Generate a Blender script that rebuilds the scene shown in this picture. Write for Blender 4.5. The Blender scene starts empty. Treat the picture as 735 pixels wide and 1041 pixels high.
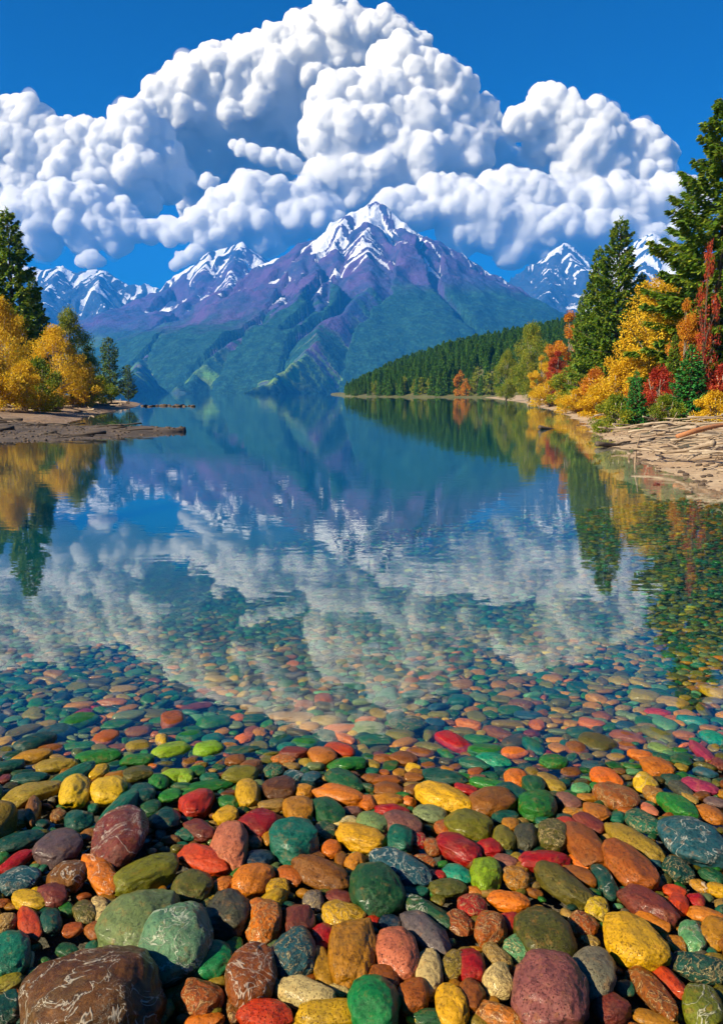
import bpy, math, random, bisect
import numpy as np
from mathutils import Vector, Matrix

R = math.radians
rnd = random.Random(11)
rng = np.random.default_rng(7)
scene = bpy.context.scene
COL = scene.collection

# ------------------------------------------------------------------ camera
PW, PH, FOC = 735.0, 1041.0, 817.0
PITCH = math.atan((520.5 - 399.5) / FOC)
CAMZ = 1.3
cam_d = bpy.data.cameras.new('camera')
cam = bpy.data.objects.new('camera', cam_d)
COL.objects.link(cam)
cam.location = (0, 0, CAMZ)
cam.rotation_euler = (math.pi / 2 - PITCH, 0, 0)
cam_d.sensor_fit = 'VERTICAL'
cam_d.sensor_height = 24
cam_d.lens = 24 * FOC / PH
cam_d.clip_start = 0.05
cam_d.clip_end = 60000
scene.camera = cam
CP, SP = math.cos(PITCH), math.sin(PITCH)


def ray(px, py):
    """unit-forward ray through a point of the photograph: (x, y, z) per metre of depth along the view axis"""
    a, b = (px - 367.5) / FOC, (520.5 - py) / FOC
    return np.array([a, CP + b * SP, -SP + b * CP])


def at_y(px, py, y):
    """world point on the sight line at ground distance y"""
    r = ray(px, py)
    t = y / r[1]
    return np.array([r[0] * t, y, CAMZ + r[2] * t])


def at_water(px, py):
    r = ray(px, py)
    t = -CAMZ / r[2]
    return np.array([r[0] * t, r[1] * t, 0.0])


# ------------------------------------------------------------------ numpy noise
def _hash(ix, iy, iz, seed):
    h = (ix.astype(np.int64) * 374761393 + iy.astype(np.int64) * 668265263 + iz.astype(np.int64) * 2147483647 + seed * 144665) & 0xFFFFFFFF
    h = ((h ^ (h >> 13)) * 1274126177) & 0xFFFFFFFF
    h = ((h ^ (h >> 16)) * 2246822519) & 0xFFFFFFFF
    return (h ^ (h >> 15)) & 0xFFFFFFFF


def perlin2(x, y, seed=0):
    x = np.asarray(x, float); y = np.asarray(y, float)
    x0 = np.floor(x); y0 = np.floor(y)
    fx = x - x0; fy = y - y0
    z = np.zeros_like(x0)

    def g(ix, iy, dx, dy):
        a = _hash(ix, iy, z, seed) * (2 * math.pi / 4294967296.0)
        return np.cos(a) * dx + np.sin(a) * dy
    u = fx * fx * fx * (fx * (fx * 6 - 15) + 10)
    v = fy * fy * fy * (fy * (fy * 6 - 15) + 10)
    a = g(x0, y0, fx, fy); b = g(x0 + 1, y0, fx - 1, fy)
    c = g(x0, y0 + 1, fx, fy - 1); d = g(x0 + 1, y0 + 1, fx - 1, fy - 1)
    return 1.5 * ((a + (b - a) * u) * (1 - v) + (c + (d - c) * u) * v)


def fbm2(x, y, seed=0, o=4, g=0.5):
    s, a, f = 0.0, 1.0, 1.0
    for i in range(o):
        s = s + a * perlin2(x * f, y * f, seed + i * 17)
        a *= g; f *= 2.03
    return s


def value3(p, seed=0):
    p0 = np.floor(p); f = p - p0
    f = f * f * (3 - 2 * f)
    out = 0
    for i in (0, 1):
        for j in (0, 1):
            for k in (0, 1):
                h = _hash(p0[:, 0] + i, p0[:, 1] + j, p0[:, 2] + k, seed) / 4294967296.0
                w = (f[:, 0] if i else 1 - f[:, 0]) * (f[:, 1] if j else 1 - f[:, 1]) * (f[:, 2] if k else 1 - f[:, 2])
                out = out + w * h
    return out


# ------------------------------------------------------------------ mesh helpers
def new_mesh(name, verts, faces, smooth=True):
    """verts (n,3); faces (m,3) or (m,4) int array"""
    me = bpy.data.meshes.new(name)
    verts = np.ascontiguousarray(verts, dtype=np.float32)
    faces = np.ascontiguousarray(faces, dtype=np.int32)
    k = faces.shape[1]
    me.vertices.add(len(verts)); me.vertices.foreach_set('co', verts.ravel())
    me.loops.add(faces.size); me.loops.foreach_set('vertex_index', faces.ravel())
    me.polygons.add(len(faces))
    me.polygons.foreach_set('loop_start', np.arange(0, faces.size, k, dtype=np.int32))
    me.polygons.foreach_set('loop_total', np.full(len(faces), k, dtype=np.int32))
    me.polygons.foreach_set('use_smooth', np.full(len(faces), smooth, dtype=bool))
    me.update(calc_edges=True)
    return me


def link(name, me, mat=None, parent=None, loc=(0, 0, 0)):
    o = bpy.data.objects.new(name, me)
    COL.objects.link(o)
    o.location = loc
    if mat is not None and me is not None:
        if not me.materials:
            me.materials.append(mat)
        elif me.materials[0] is not mat:
            o.material_slots[0].link = 'OBJECT'; o.material_slots[0].material = mat
    if parent is not None:
        o.parent = parent
    return o


def tag(o, label=None, cat=None, group=None, kind=None):
    if label: o['label'] = label
    if cat: o['category'] = cat
    if group: o['group'] = group
    if kind: o['kind'] = kind
    return o


def empty(name, loc, rz=0.0, scale=1.0):
    o = bpy.data.objects.new(name, None)
    COL.objects.link(o)
    o.location = loc; o.rotation_euler = (0, 0, rz); o.scale = (scale,) * 3
    o.empty_display_size = 0.2
    return o


def copy_tree(o, parent=None):
    c = o.copy(); COL.objects.link(c); c.parent = parent
    for ch in list(o.children):
        copy_tree(ch, c)
    return c


def attr(me, name, data, typ='FLOAT', dom='POINT'):
    a = me.attributes.new(name, typ, dom)
    if typ == 'FLOAT':
        a.data.foreach_set('value', np.ascontiguousarray(data, dtype=np.float32).ravel())
    else:
        a.data.foreach_set('color', np.ascontiguousarray(data, dtype=np.float32).ravel())


_ico = {}


def ico(n):
    """unit icosphere: verts, tris"""
    if n in _ico: return _ico[n]
    t = (1 + 5 ** .5) / 2
    v = [(-1, t, 0), (1, t, 0), (-1, -t, 0), (1, -t, 0), (0, -1, t), (0, 1, t), (0, -1, -t), (0, 1, -t), (t, 0, -1), (t, 0, 1), (-t, 0, -1), (-t, 0, 1)]
    f = [(0, 11, 5), (0, 5, 1), (0, 1, 7), (0, 7, 10), (0, 10, 11), (1, 5, 9), (5, 11, 4), (11, 10, 2), (10, 7, 6), (7, 1, 8), (3, 9, 4), (3, 4, 2), (3, 2, 6), (3, 6, 8), (3, 8, 9), (4, 9, 5), (2, 4, 11), (6, 2, 10), (8, 6, 7), (9, 8, 1)]
    v = [np.array(p) / np.linalg.norm(p) for p in v]
    for _ in range(n):
        mid, nf = {}, []

        def m(a, b):
            k = (min(a, b), max(a, b))
            if k not in mid:
                p = v[a] + v[b]; v.append(p / np.linalg.norm(p)); mid[k] = len(v) - 1
            return mid[k]
        for a, b, c in f:
            ab, bc, ca = m(a, b), m(b, c), m(c, a)
            nf += [(a, ab, ca), (b, bc, ab), (c, ca, bc), (ab, bc, ca)]
        f = nf
    _ico[n] = (np.array(v), np.array(f, dtype=np.int32))
    return _ico[n]


def grid_faces(nx, ny):
    i = np.arange((ny - 1) * (nx - 1))
    r, c = i // (nx - 1), i % (nx - 1)
    a = r * nx + c
    return np.stack([a, a + 1, a + nx + 1, a + nx], 1)


def tube(pts, radii, n=7, wob=0.0, seed=0):
    """tapered closed tube through points; returns verts, quads (as degenerate-free quads plus end fans made of quads)"""
    pts = np.asarray(pts, float); radii = np.asarray(radii, float)
    T = np.gradient(pts, axis=0)
    T /= np.linalg.norm(T, axis=1)[:, None] + 1e-9
    up = np.array([0, 0, 1.0]) if abs(T[0][2]) < .9 else np.array([1.0, 0, 0])
    V = []
    r_ = np.random.default_rng(seed)
    ph = np.arange(n) * 2 * math.pi / n
    for p, t, r in zip(pts, T, radii):
        a = np.cross(t, up); a /= np.linalg.norm(a) + 1e-9
        b = np.cross(a, t)
        rr = r * (1 + wob * r_.uniform(-1, 1, n))
        V.append(p + (np.cos(ph) * rr)[:, None] * a + (np.sin(ph) * rr)[:, None] * b)
    V = np.concatenate(V)
    F = []
    m = len(pts)
    for k in range(m - 1):
        for j in range(n):
            F.append((k * n + j, k * n + (j + 1) % n, (k + 1) * n + (j + 1) % n, (k + 1) * n + j))
    c0, c1 = len(V), len(V) + 1
    V = np.concatenate([V, pts[:1], pts[-1:]])
    tri = []
    for j in range(n):
        tri.append((c0, (j + 1) % n, j))
        tri.append((c1, (m - 1) * n + j, (m - 1) * n + (j + 1) % n))
    F = np.array(F)
    F3 = np.concatenate([F[:, [0, 1, 2]], F[:, [0, 2, 3]], np.array(tri)])
    return V, F3


class Bag:
    """collects vertex / triangle lumps that become one mesh"""
    def __init__(self): self.v, self.f, self.n = [], [], 0

    def add(self, v, f):
        self.v.append(v); self.f.append(np.asarray(f) + self.n); self.n += len(v)

    def mesh(self, name, smooth=True):
        return new_mesh(name, np.concatenate(self.v), np.concatenate(self.f), smooth)


# ------------------------------------------------------------------ node helpers
def mat(name):
    m = bpy.data.materials.new(name); m.use_nodes = True
    nt = m.node_tree
    for n in list(nt.nodes): nt.nodes.remove(n)
    out = nt.nodes.new('ShaderNodeOutputMaterial')
    return m, nt, out


class NT:
    def __init__(self, nt): self.nt = nt

    def n(self, typ, ins=None, **kw):
        x = self.nt.nodes.new(typ)
        for k, v in kw.items(): setattr(x, k, v)
        for k, v in (ins or {}).items():
            s = x.inputs[k]
            if hasattr(v, 'is_linked') or isinstance(v, bpy.types.NodeSocket): self.nt.links.new(v, s)
            else: s.default_value = v
        return x

    def math(self, op, a, b=0.0, clamp=False):
        x = self.n('ShaderNodeMath', {0: a, 1: b}, operation=op, use_clamp=clamp)
        return x.outputs[0]

    def noise(self, vec, scale, detail=3, rough=.5, dist=0.0):
        x = self.n('ShaderNodeTexNoise', {'Vector': vec, 'Scale': scale, 'Detail': detail, 'Roughness': rough, 'Distortion': dist})
        return x.outputs['Fac']

    def sstep(self, v, a, b):
        x = self.n('ShaderNodeMapRange', {'Value': v, 'From Min': a, 'From Max': b}, interpolation_type='SMOOTHSTEP')
        return x.outputs['Result']

    def mix(self, f, a, b, blend='MIX'):
        x = self.nt.nodes.new('ShaderNodeMix'); x.data_type = 'RGBA'; x.blend_type = blend
        for s, v in ((x.inputs[0], f), (x.inputs[6], a), (x.inputs[7], b)):
            if isinstance(v, bpy.types.NodeSocket): self.nt.links.new(v, s)
            else: s.default_value = v if not isinstance(v, tuple) or len(v) == 4 else (*v, 1)
        return x.outputs[2]

    def bump(self, h, dist, strength=1.0, normal=None):
        ins = {'Height': h, 'Distance': dist, 'Strength': strength}
        if normal is not None: ins['Normal'] = normal
        return self.n('ShaderNodeBump', ins).outputs[0]

    def link(self, a, b): self.nt.links.new(a, b)
SUN_E, SKY_S, SKY_SAT, EXPO = 5.0, 0.05, 2.1, 1.0
SKY_H, SKY_D = 0.51, 0.1
HAZE, HAZE_C = 0.00014, (0.03, 0.34, 1.0, 1)
CLOUD_VOL, CLOUD_D = True, 0.04
WSC = 0.035
# ------------------------------------------------------------------ light, sky, render settings
EL, AZ = R(35), R(241)          # sun: over the left shoulder (AZ clockwise from +Y)
to_sun = Vector((math.sin(AZ) * math.cos(EL), math.cos(AZ) * math.cos(EL), math.sin(EL)))
sd = bpy.data.lights.new('sun', 'SUN'); sd.energy = SUN_E; sd.angle = R(0.5); sd.color = (1.0, 0.87, 0.62)
so = bpy.data.objects.new('sun', sd); COL.objects.link(so)
so.rotation_euler = to_sun.to_track_quat('Z', 'Y').to_euler()
so.location = (-40, -20, 60)

world = bpy.data.worlds.new('World'); scene.world = world; world.use_nodes = True
wt = NT(world.node_tree)
for n in list(world.node_tree.nodes): world.node_tree.nodes.remove(n)
sky = wt.n('ShaderNodeTexSky', sky_type='NISHITA', sun_disc=False, sun_elevation=EL, sun_rotation=AZ,
           air_density=1.0, dust_density=SKY_D, ozone_density=5.0, altitude=1200)
hs = wt.n('ShaderNodeHueSaturation', {'Color': sky.outputs[0], 'Saturation': SKY_SAT, 'Hue': SKY_H, 'Value': 1.0, 'Fac': 1.0})
bg = wt.n('ShaderNodeBackground', {'Color': hs.outputs[0], 'Strength': SKY_S})
wo = wt.n('ShaderNodeOutputWorld', {'Surface': bg.outputs[0]})

scene.view_settings.view_transform = 'Standard'
scene.view_settings.look = 'None'
scene.view_settings.gamma = 1.0
scene.view_settings.exposure = EXPO
scene.view_settings.use_curve_mapping = False
scene.render.engine = 'CYCLES'
cy = scene.cycles
cy.use_denoising = True
try: cy.denoiser = 'OPENIMAGEDENOISE'
except Exception: pass
cy.max_bounces = 38; cy.diffuse_bounces = 4; cy.glossy_bounces = 4; cy.transmission_bounces = 6
cy.transparent_max_bounces = 16; cy.volume_bounces = 36
cy.caustics_reflective = False; cy.caustics_refractive = False
cy.sample_clamp_indirect = 6.0
cy.use_adaptive_sampling = True; cy.adaptive_threshold = 0.02

# ------------------------------------------------------------------ shore line and ground heights
SH_R = [(0, 9.0), (5, 6.2), (8, 5.2), (10.8, 4.9), (13, 5.15), (17, 5.8), (21, 6.7), (26, 7.7), (38, 10.3), (57, 13.8), (112, 22.3), (193, 31.3), (320, 44)]
_sy = np.array([a for a, b in SH_R], float); _sx = np.array([b for a, b in SH_R], float)


_ty = np.linspace(-20, 340, 4500)
_tx = np.interp(_ty, _sy, _sx) + 0.22 * perlin2(_ty * .55, _ty * 0 + 3.3, 5) * np.clip(_ty / 12, 0.3, 2.0)


def shore_x(y):
    y = np.asarray(y, float)
    return np.interp(y, _ty, _tx)


def bed(x, y):
    """height of the pebble beach and lake floor near the camera"""
    x = np.asarray(x, float); y = np.asarray(y, float)
    e = np.maximum(y - 2.62, 0)
    g = np.where(y < 2.62, 0.06 * (2.62 - y), -0.085 * e - 0.012 * e * e)
    g = g + 0.012 * perlin2(x * 1.1, y * 1.1, 2)
    b = (x - shore_x(y)) * 0.11
    k = 0.25
    h = np.clip(0.5 + 0.5 * (b - g) / k, 0, 1)
    return np.maximum(g * (1 - h) + b * h + k * h * (1 - h) * 0.25, -9.0)


def right_bank(x, y):
    d = x - shore_x(y)
    z = np.where(d < 0, d * 0.11, 0.10 * d - 0.0 * d)
    z = np.where(d > 3, 0.30 + 0.07 * (d - 3), z)
    z = np.where(d > 14, 1.07 + 0.16 * (d - 14), z)
    z = np.where(d < -.7, z + (d + .7) * .25, z)
    return z + np.clip(d, 0, 1) * (0.10 * fbm2(x * .5, y * .5, 9, 4)) + 0.02 * perlin2(x * 2.5, y * 2.5, 4)


SH_L = [(10, -16.5), (19, -11.8), (21, -9.8), (24, -9.6), (30, -11.0), (37, -13.3), (49, -16.2), (75, -20.8), (99, -27.0), (112, -31.0), (135, -40), (190, -62)]
_ly = np.array([a for a, b in SH_L], float); _lx = np.array([b for a, b in SH_L], float)


def shore_l(y):
    y = np.asarray(y, float)
    return np.interp(y, _ly, _lx) + 0.3 * perlin2(y * .4, y * 0 + 1.3, 25)


def left_bank(x, y):
    d = shore_l(y) - x
    # the low dark spit that runs out in front of the bank
    u = 367.5 + 817 * x / np.maximum(y, 1)
    y1 = np.interp(u, [-150, 0, 100, 190], [18.5, 21.5, 23, 27.6]); y2 = np.interp(u, [-150, 0, 100, 150, 190], [34, 33, 30.5, 30, 27.9])
    q = (y - (y1 + y2) / 2) / np.maximum((y2 - y1) / 2, .05)
    sp = np.where(u < 190, np.maximum(.15 * (1 - q * q), -1.0) + .07 * fbm2(x * .8, y * .8, 8, 4) * np.clip(1.2 - q * q, 0, 1), -1.0)
    z = np.where(d < 0, d * 0.12, 0.085 * d)
    z = np.where(d > 5, 0.425 + 0.10 * (d - 5), z)
    z = z + np.clip(d, 0, 1) * (0.13 * fbm2(x * .3, y * .6, 19, 4))
    return np.maximum(z, sp)


# ------------------------------------------------------------------ ground materials
def ground_mat(name, c1, c2, c3, scale, bump):
    m, nt, out = mat(name); k = NT(nt)
    geo = k.n('ShaderNodeNewGeometry')
    P = geo.outputs['Position']
    a = k.noise(P, scale, 6, .65)
    b = k.noise(P, scale * 7, 4, .7)
    v = k.n('ShaderNodeTexVoronoi', {'Vector': P, 'Scale': scale * 9}, feature='F1')
    col = k.mix(k.sstep(a, .35, .65), (*c1, 1), (*c2, 1))
    col = k.mix(k.math('MULTIPLY', k.sstep(b, .5, .7), .7), col, (*c3, 1))
    vv = k.n('ShaderNodeSeparateColor', {'Color': v.outputs['Color']}).outputs[0]
    col = k.mix(.16, col, k.mix(vv, (*[q * .5 for q in c1], 1), (*[min(1, q * 1.5) for q in c2], 1)))
    h = k.math('ADD', b, k.math('MULTIPLY', v.outputs['Distance'], -.12))
    p = k.n('ShaderNodeBsdfPrincipled', {'Base Color': col, 'Roughness': .85, 'Normal': k.bump(h, bump)})
    k.link(p.outputs[0], out.inputs[0])
    return m


M_SAND = ground_mat('shore_sand', (.30, .20, .12), (.40, .30, .20), (.18, .11, .06), .8, .05)
M_DARKSHORE = ground_mat('shore_mud', (.16, .10, .06), (.24, .16, .10), (.06, .04, .03), .6, .06)
M_BED = ground_mat('bed_gravel', (.05, .055, .04), (.10, .075, .045), (.03, .05, .045), 7, .02)
M_LAKEBED = ground_mat('lake_silt', (.02, .07, .10), (.03, .09, .12), (.02, .05, .07), .4, .02)

# near beach and lake floor
xs = np.linspace(-15, 15, 200); ys = np.concatenate([np.linspace(-14, 0, 30)[:-1], np.linspace(0, 9, 120)[:-1], np.linspace(9, 40, 90)])
X, Y = np.meshgrid(xs, ys)
Z = bed(X, Y) - 0.035
tag(link('pebble_beach_ground', new_mesh('beach_ground', np.stack([X, Y, Z], -1).reshape(-1, 3), grid_faces(len(xs), len(ys))), M_BED), kind='structure')
# deep lake floor
xs = np.linspace(-5200, 5200, 60); ys = np.linspace(-25, 6640, 60)
X, Y = np.meshgrid(xs, ys)
tag(link('lake_floor', new_mesh('lake_floor', np.stack([X, Y, X * 0 - 9.5], -1).reshape(-1, 3), grid_faces(60, 60)), M_LAKEBED), kind='structure')
# right bank
ys = np.concatenate([np.linspace(3, 40, 220)[:-1], np.linspace(40, 320, 160)])
ds = np.concatenate([np.linspace(-6, 8, 110)[:-1], np.linspace(8, 90, 50)])
D, Y = np.meshgrid(ds, ys)
X = shore_x(Y) + D
Z = right_bank(X, Y)
tag(link('right_shore', new_mesh('right_shore', np.stack([X, Y, Z], -1).reshape(-1, 3), grid_faces(len(ds), len(ys))), M_SAND), kind='structure')
# left bank
ys = np.concatenate([np.linspace(15, 34, 130)[:-1], np.linspace(34, 190, 150)])
ds = np.concatenate([np.linspace(-9, 10, 130)[:-1], np.linspace(10, 110, 60)])
D, Y = np.meshgrid(ds, ys)
X = np.interp(Y, _ly, _lx) - D
Z = left_bank(X, Y)
M_SPIT = ground_mat('spit_wet_ground', (.045, .033, .025), (.10, .07, .05), (.02, .018, .016), 1.2, .05)
me = new_mesh('left_shore', np.stack([X, Y, Z], -1).reshape(-1, 3), grid_faces(len(ds), len(ys))[:, ::-1])
me.materials.append(M_DARKSHORE); me.materials.append(M_SPIT)
n_f = len(me.polygons); fi = grid_faces(len(ds), len(ys))[:, 0]
xf, yf_ = X.ravel()[fi], Y.ravel()[fi]
uf = 367.5 + 817 * xf / yf_
me.polygons.foreach_set('material_index', ((yf_ < np.interp(uf, [-150, 0, 100, 150, 190], [33, 32.5, 31.5, 31, 30]) + .8 * perlin2(xf, yf_, 77)) & (uf > -400)).astype(np.int32))
tag(link('left_shore', me, M_DARKSHORE), kind='structure')

# ------------------------------------------------------------------ water
m, nt, out = mat('lake_water'); k = NT(nt)
geo = k.n('ShaderNodeNewGeometry'); P = geo.outputs['Position']
mp = k.n('ShaderNodeMapping', {'Vector': P, 'Scale': (1.0, 2.2, 1.0)})
n1 = k.noise(mp.outputs[0], 1.6, 2, .5, .3)
n2 = k.noise(mp.outputs[0], 4.5, 2, .5, .4)
mp2 = k.n('ShaderNodeMapping', {'Vector': P, 'Scale': (.35, 1.0, 1.0)})
n3 = k.noise(mp2.outputs[0], .35, 2, .5)
patch = k.sstep(k.noise(P, .12, 2, .5), .35, .65)
h = k.math('ADD', k.math('MULTIPLY', n1, .0018), k.math('MULTIPLY', n2, .0007))
h = k.math('MULTIPLY', h, k.math('ADD', k.math('MULTIPLY', patch, .7), .3))
h = k.math('ADD', h, k.math('MULTIPLY', n3, .0026))
nb = k.bump(h, 1.0)
# Schlick reflectance of a water surface, the same from above and below
cosi = k.math('ABSOLUTE', k.n('ShaderNodeVectorMath', {0: geo.outputs['Incoming'], 1: nb}, operation='DOT_PRODUCT').outputs['Value'])
fres = k.math('ADD', k.math('MULTIPLY', k.math('POWER', k.math('SUBTRACT', 1.0, cosi, True), 4.3), .975), .025)
gl = k.n('ShaderNodeBsdfGlossy', {'Color': (1, 1, 1, 1), 'Roughness': 0.0, 'Normal': nb})
tr = k.n('ShaderNodeBsdfTransparent', {'Color': (1, 1, 1, 1)})
mx = k.n('ShaderNodeMixShader', {0: fres, 1: tr.outputs[0], 2: gl.outputs[0]})
k.link(mx.outputs[0], out.inputs['Surface'])
vsc = k.n('ShaderNodeVolumeScatter', {'Color': (0.02, 0.40, 0.95, 1), 'Density': WSC})
va = k.n('ShaderNodeVolumeAbsorption', {'Color': (0.15, 0.78, 0.74, 1), 'Density': 0.52})
vadd = k.n('ShaderNodeAddShader', {0: va.outputs[0], 1: vsc.outputs[0]})
k.link(vadd.outputs[0], out.inputs['Volume'])
M_WATER = m
wx, wy0, wy1, wz = 5200, -14.5, 6600, -12
v = np.array([(-wx, wy0, 0), (wx, wy0, 0), (wx, wy1, 0), (-wx, wy1, 0), (-wx, wy0, wz), (wx, wy0, wz), (wx, wy1, wz), (-wx, wy1, wz)], float)
f = np.array([(0, 1, 2, 3), (7, 6, 5, 4), (0, 4, 5, 1), (1, 5, 6, 2), (2, 6, 7, 3), (3, 7, 4, 0)])
tag(link('lake_water', new_mesh('lake_water', v, f, False), M_WATER), kind='structure')

# ------------------------------------------------------------------ mountain air
if HAZE > 0:
    m, nt, out = mat('haze_air'); k = NT(nt)
    pv = k.n('ShaderNodeVolumePrincipled', {'Color': HAZE_C, 'Density': HAZE, 'Anisotropy': 0.0})
    k.link(pv.outputs[0], out.inputs['Volume'])
    hx, y0, y1, z0, z1 = 5600, -40, 6750, -14, 1130
    v = np.array([(-hx, y0, z0), (hx, y0, z0), (hx, y1, z0), (-hx, y1, z0), (-hx, y0, z1), (hx, y0, z1), (hx, y1, z1), (-hx, y1, z1)], float)
    f = np.array([(3, 2, 1, 0), (4, 5, 6, 7), (0, 1, 5, 4), (1, 2, 6, 5), (2, 3, 7, 6), (3, 0, 4, 7)])
    tag(link('haze', new_mesh('haze', v, f, False), m), kind='stuff')

# ------------------------------------------------------------------ mountains
def mountain_mat(name, snow0, r1, r2, r3):
    m, nt, out = mat(name); k = NT(nt)
    geo = k.n('ShaderNodeNewGeometry'); P = geo.outputs['Position']
    z = k.n('ShaderNodeSeparateXYZ', {'Vector': P}).outputs[2]
    nz = k.n('ShaderNodeSeparateXYZ', {'Vector': geo.outputs['Normal']}).outputs[2]
    gul = k.n('ShaderNodeAttribute', attribute_name='gully').outputs['Fac']
    flow = k.n('ShaderNodeAttribute', attribute_name='streak').outputs['Fac']
    hrel = k.n('ShaderNodeAttribute', attribute_name='hrel').outputs['Fac']
    big = k.noise(P, .0016, 4, .6); mid = k.noise(P, .008, 5, .65); fine = k.noise(P, .03, 5, .7)
    rock = k.mix(k.sstep(mid, .35, .65), (*r1, 1), (*r2, 1))
    rock = k.mix(k.sstep(big, .45, .7), rock, (*r3, 1))
    rock = k.mix(k.math('MULTIPLY', k.sstep(fine, .5, .75), .6), rock, (.15, .125, .18, 1))
    wood = k.mix(k.sstep(fine, .4, .6), (.010, .058, .050, 1), (.026, .10, .060, 1))  # forest green with the blue of the low haze mixed into it
    vt = k.n('ShaderNodeTexVoronoi', {'Vector': P, 'Scale': .075}, feature='F1').outputs['Distance']
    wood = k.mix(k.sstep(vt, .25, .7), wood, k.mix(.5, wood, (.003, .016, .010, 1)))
    mead = k.mix(k.sstep(mid, .35, .65), (.10, .26, .045, 1), (.24, .34, .05, 1))
    grn = k.mix(k.math('MULTIPLY', k.sstep(k.math('ADD', flow, k.math('MULTIPLY', k.math('SUBTRACT', big, .5), 1.0)), .40, .64), k.sstep(hrel, .0, .05)), wood, mead)
    tl = k.math('ADD', hrel, k.math('ADD', k.math('MULTIPLY', k.math('SUBTRACT', flow, .5), .55), k.math('MULTIPLY', k.math('SUBTRACT', mid, .5), .22)))
    col = k.mix(k.sstep(tl, .13, .33), grn, rock)
    s = k.math('ADD', hrel, k.math('MULTIPLY', k.math('SUBTRACT', gul, .5), .75))
    s = k.math('ADD', s, k.math('MULTIPLY', k.math('SUBTRACT', mid, .5), .30))
    s = k.math('ADD', s, k.math('MULTIPLY', k.math('SUBTRACT', fine, .5), .30))
    s = k.math('ADD', s, k.math('MULTIPLY', k.math('SUBTRACT', nz, .72), .35))
    s = k.math('ADD', s, k.math('MULTIPLY', k.math('SUBTRACT', flow, .5), .90))
    s = k.math('ADD', s, k.math('MULTIPLY', k.math('SUBTRACT', k.noise(P, .11, 4, .7), .5), .26))
    snow = k.sstep(s, snow0, snow0 + .07)
    col = k.mix(snow, col, (.86, .88, .92, 1))
    p = k.n('ShaderNodeBsdfPrincipled', {'Base Color': col, 'Roughness': .9, 'Specular IOR Level': .15, 'Normal': k.bump(k.math('ADD', fine, k.math('MULTIPLY', mid, 2.0)), 16, .7)})
    k.link(p.outputs[0], out.inputs[0])
    return m


def ridge_pts(lst, step):
    """polyline of (px, py, depth) -> dense 3D samples and running length"""
    P = [at_y(a, b, d) for a, b, d in lst]
    out, s, acc = [], [], 0.0
    for a, b in zip(P[:-1], P[1:]):
        L = np.linalg.norm((b - a)[:2]); n = max(2, int(L / step))
        for i in range(n):
            t = i / n
            out.append(a + (b - a) * t); s.append(acc + L * t)
        acc += L
    out.append(P[-1]); s.append(acc)
    return np.array(out), np.array(s)


def mountain(name, ridges, x0, x1, y0, y1, res, A, L, g, gam, seed, m, zmax, lam=230.0, sink=0.0):
    nx, ny = int((x1 - x0) / res) + 1, int((y1 - y0) / res) + 1
    X, Y = np.meshgrid(np.linspace(x0, x1, nx), np.linspace(y0, y1, ny))
    x, y = X.ravel(), Y.ravel()
    wx = x + 45 * fbm2(x / 420, y / 420, seed, 3) + 12 * fbm2(x / 90, y / 90, seed + 5, 3)
    wy = y + 45 * fbm2(x / 420, y / 420, seed + 9, 3) + 12 * fbm2(x / 90, y / 90, seed + 7, 3)
    best = np.full(x.shape, -1e9); bs = np.zeros_like(x); bd = np.zeros_like(x)
    for ri, (lst, sc0) in enumerate(ridges):
        P, S = ridge_pts(lst, 11)
        for (px, py, pz), s in zip(P, S):
            sc = sc0 * (.80 + .20 * min(1, max(0, pz) / zmax))
            d = np.hypot(wx - px, wy - py)
            hh = pz - sc * (A * (1 - np.exp(-d / L)) + g * d)
            mk = hh > best
            best[mk] = hh[mk]; bs[mk] = s + ri * 5317.0; bd[mk] = d[mk]
    # ribs and gullies that run down from the crest
    r1 = 1 - np.abs(perlin2(bs / lam, bd / (lam * 5), seed + 1)) * 1.6
    r2 = 1 - np.abs(perlin2(bs / (lam * .42) + .4 * perlin2(x / 150, y / 150, seed), bd / (lam * 2.2), seed + 2)) * 1.6
    r3 = 1 - np.abs(perlin2(bs / (lam * .17), bd / (lam * .9), seed + 3)) * 1.6
    amp = np.minimum(bd * .36, gam) * (0.06 + 0.94 * np.clip((best - 60) / 420, 0, 1))
    z = best + amp * (r1 - .55) + .5 * amp * (r2 - .55) + .30 * np.minimum(amp, 60) * (r3 - .5)
    z += np.clip(best / 420, .12, 1) * (13 * fbm2(x / 130, y / 130, seed + 4, 5, .6))
    # broad smooth spurs that sweep down to the shore
    z += np.minimum(bd * .10, 62) * np.clip(best / 160, 0, 1) * (1 - np.abs(perlin2(bs / 620, bd / 4200, seed + 14)) * 2.0)
    z -= sink
    me = new_mesh(name, np.stack([x, y, np.maximum(z, -11)], -1), grid_faces(nx, ny))
    attr(me, 'gully', np.clip(1 - (.45 * r1 + .35 * r2 + .3 * r3), 0, 1.2))
    attr(me, 'streak', np.clip(.5 + .5 * perlin2(bs / 150, bd / 1900, seed + 8) + .38 * perlin2(bs / 48, bd / 900, seed + 11) + .34 * perlin2(bs / 24, bd / 620, seed + 12), 0, 1))
    attr(me, 'hrel', z / zmax)
    return tag(link(name, me, m), kind='structure')


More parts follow.
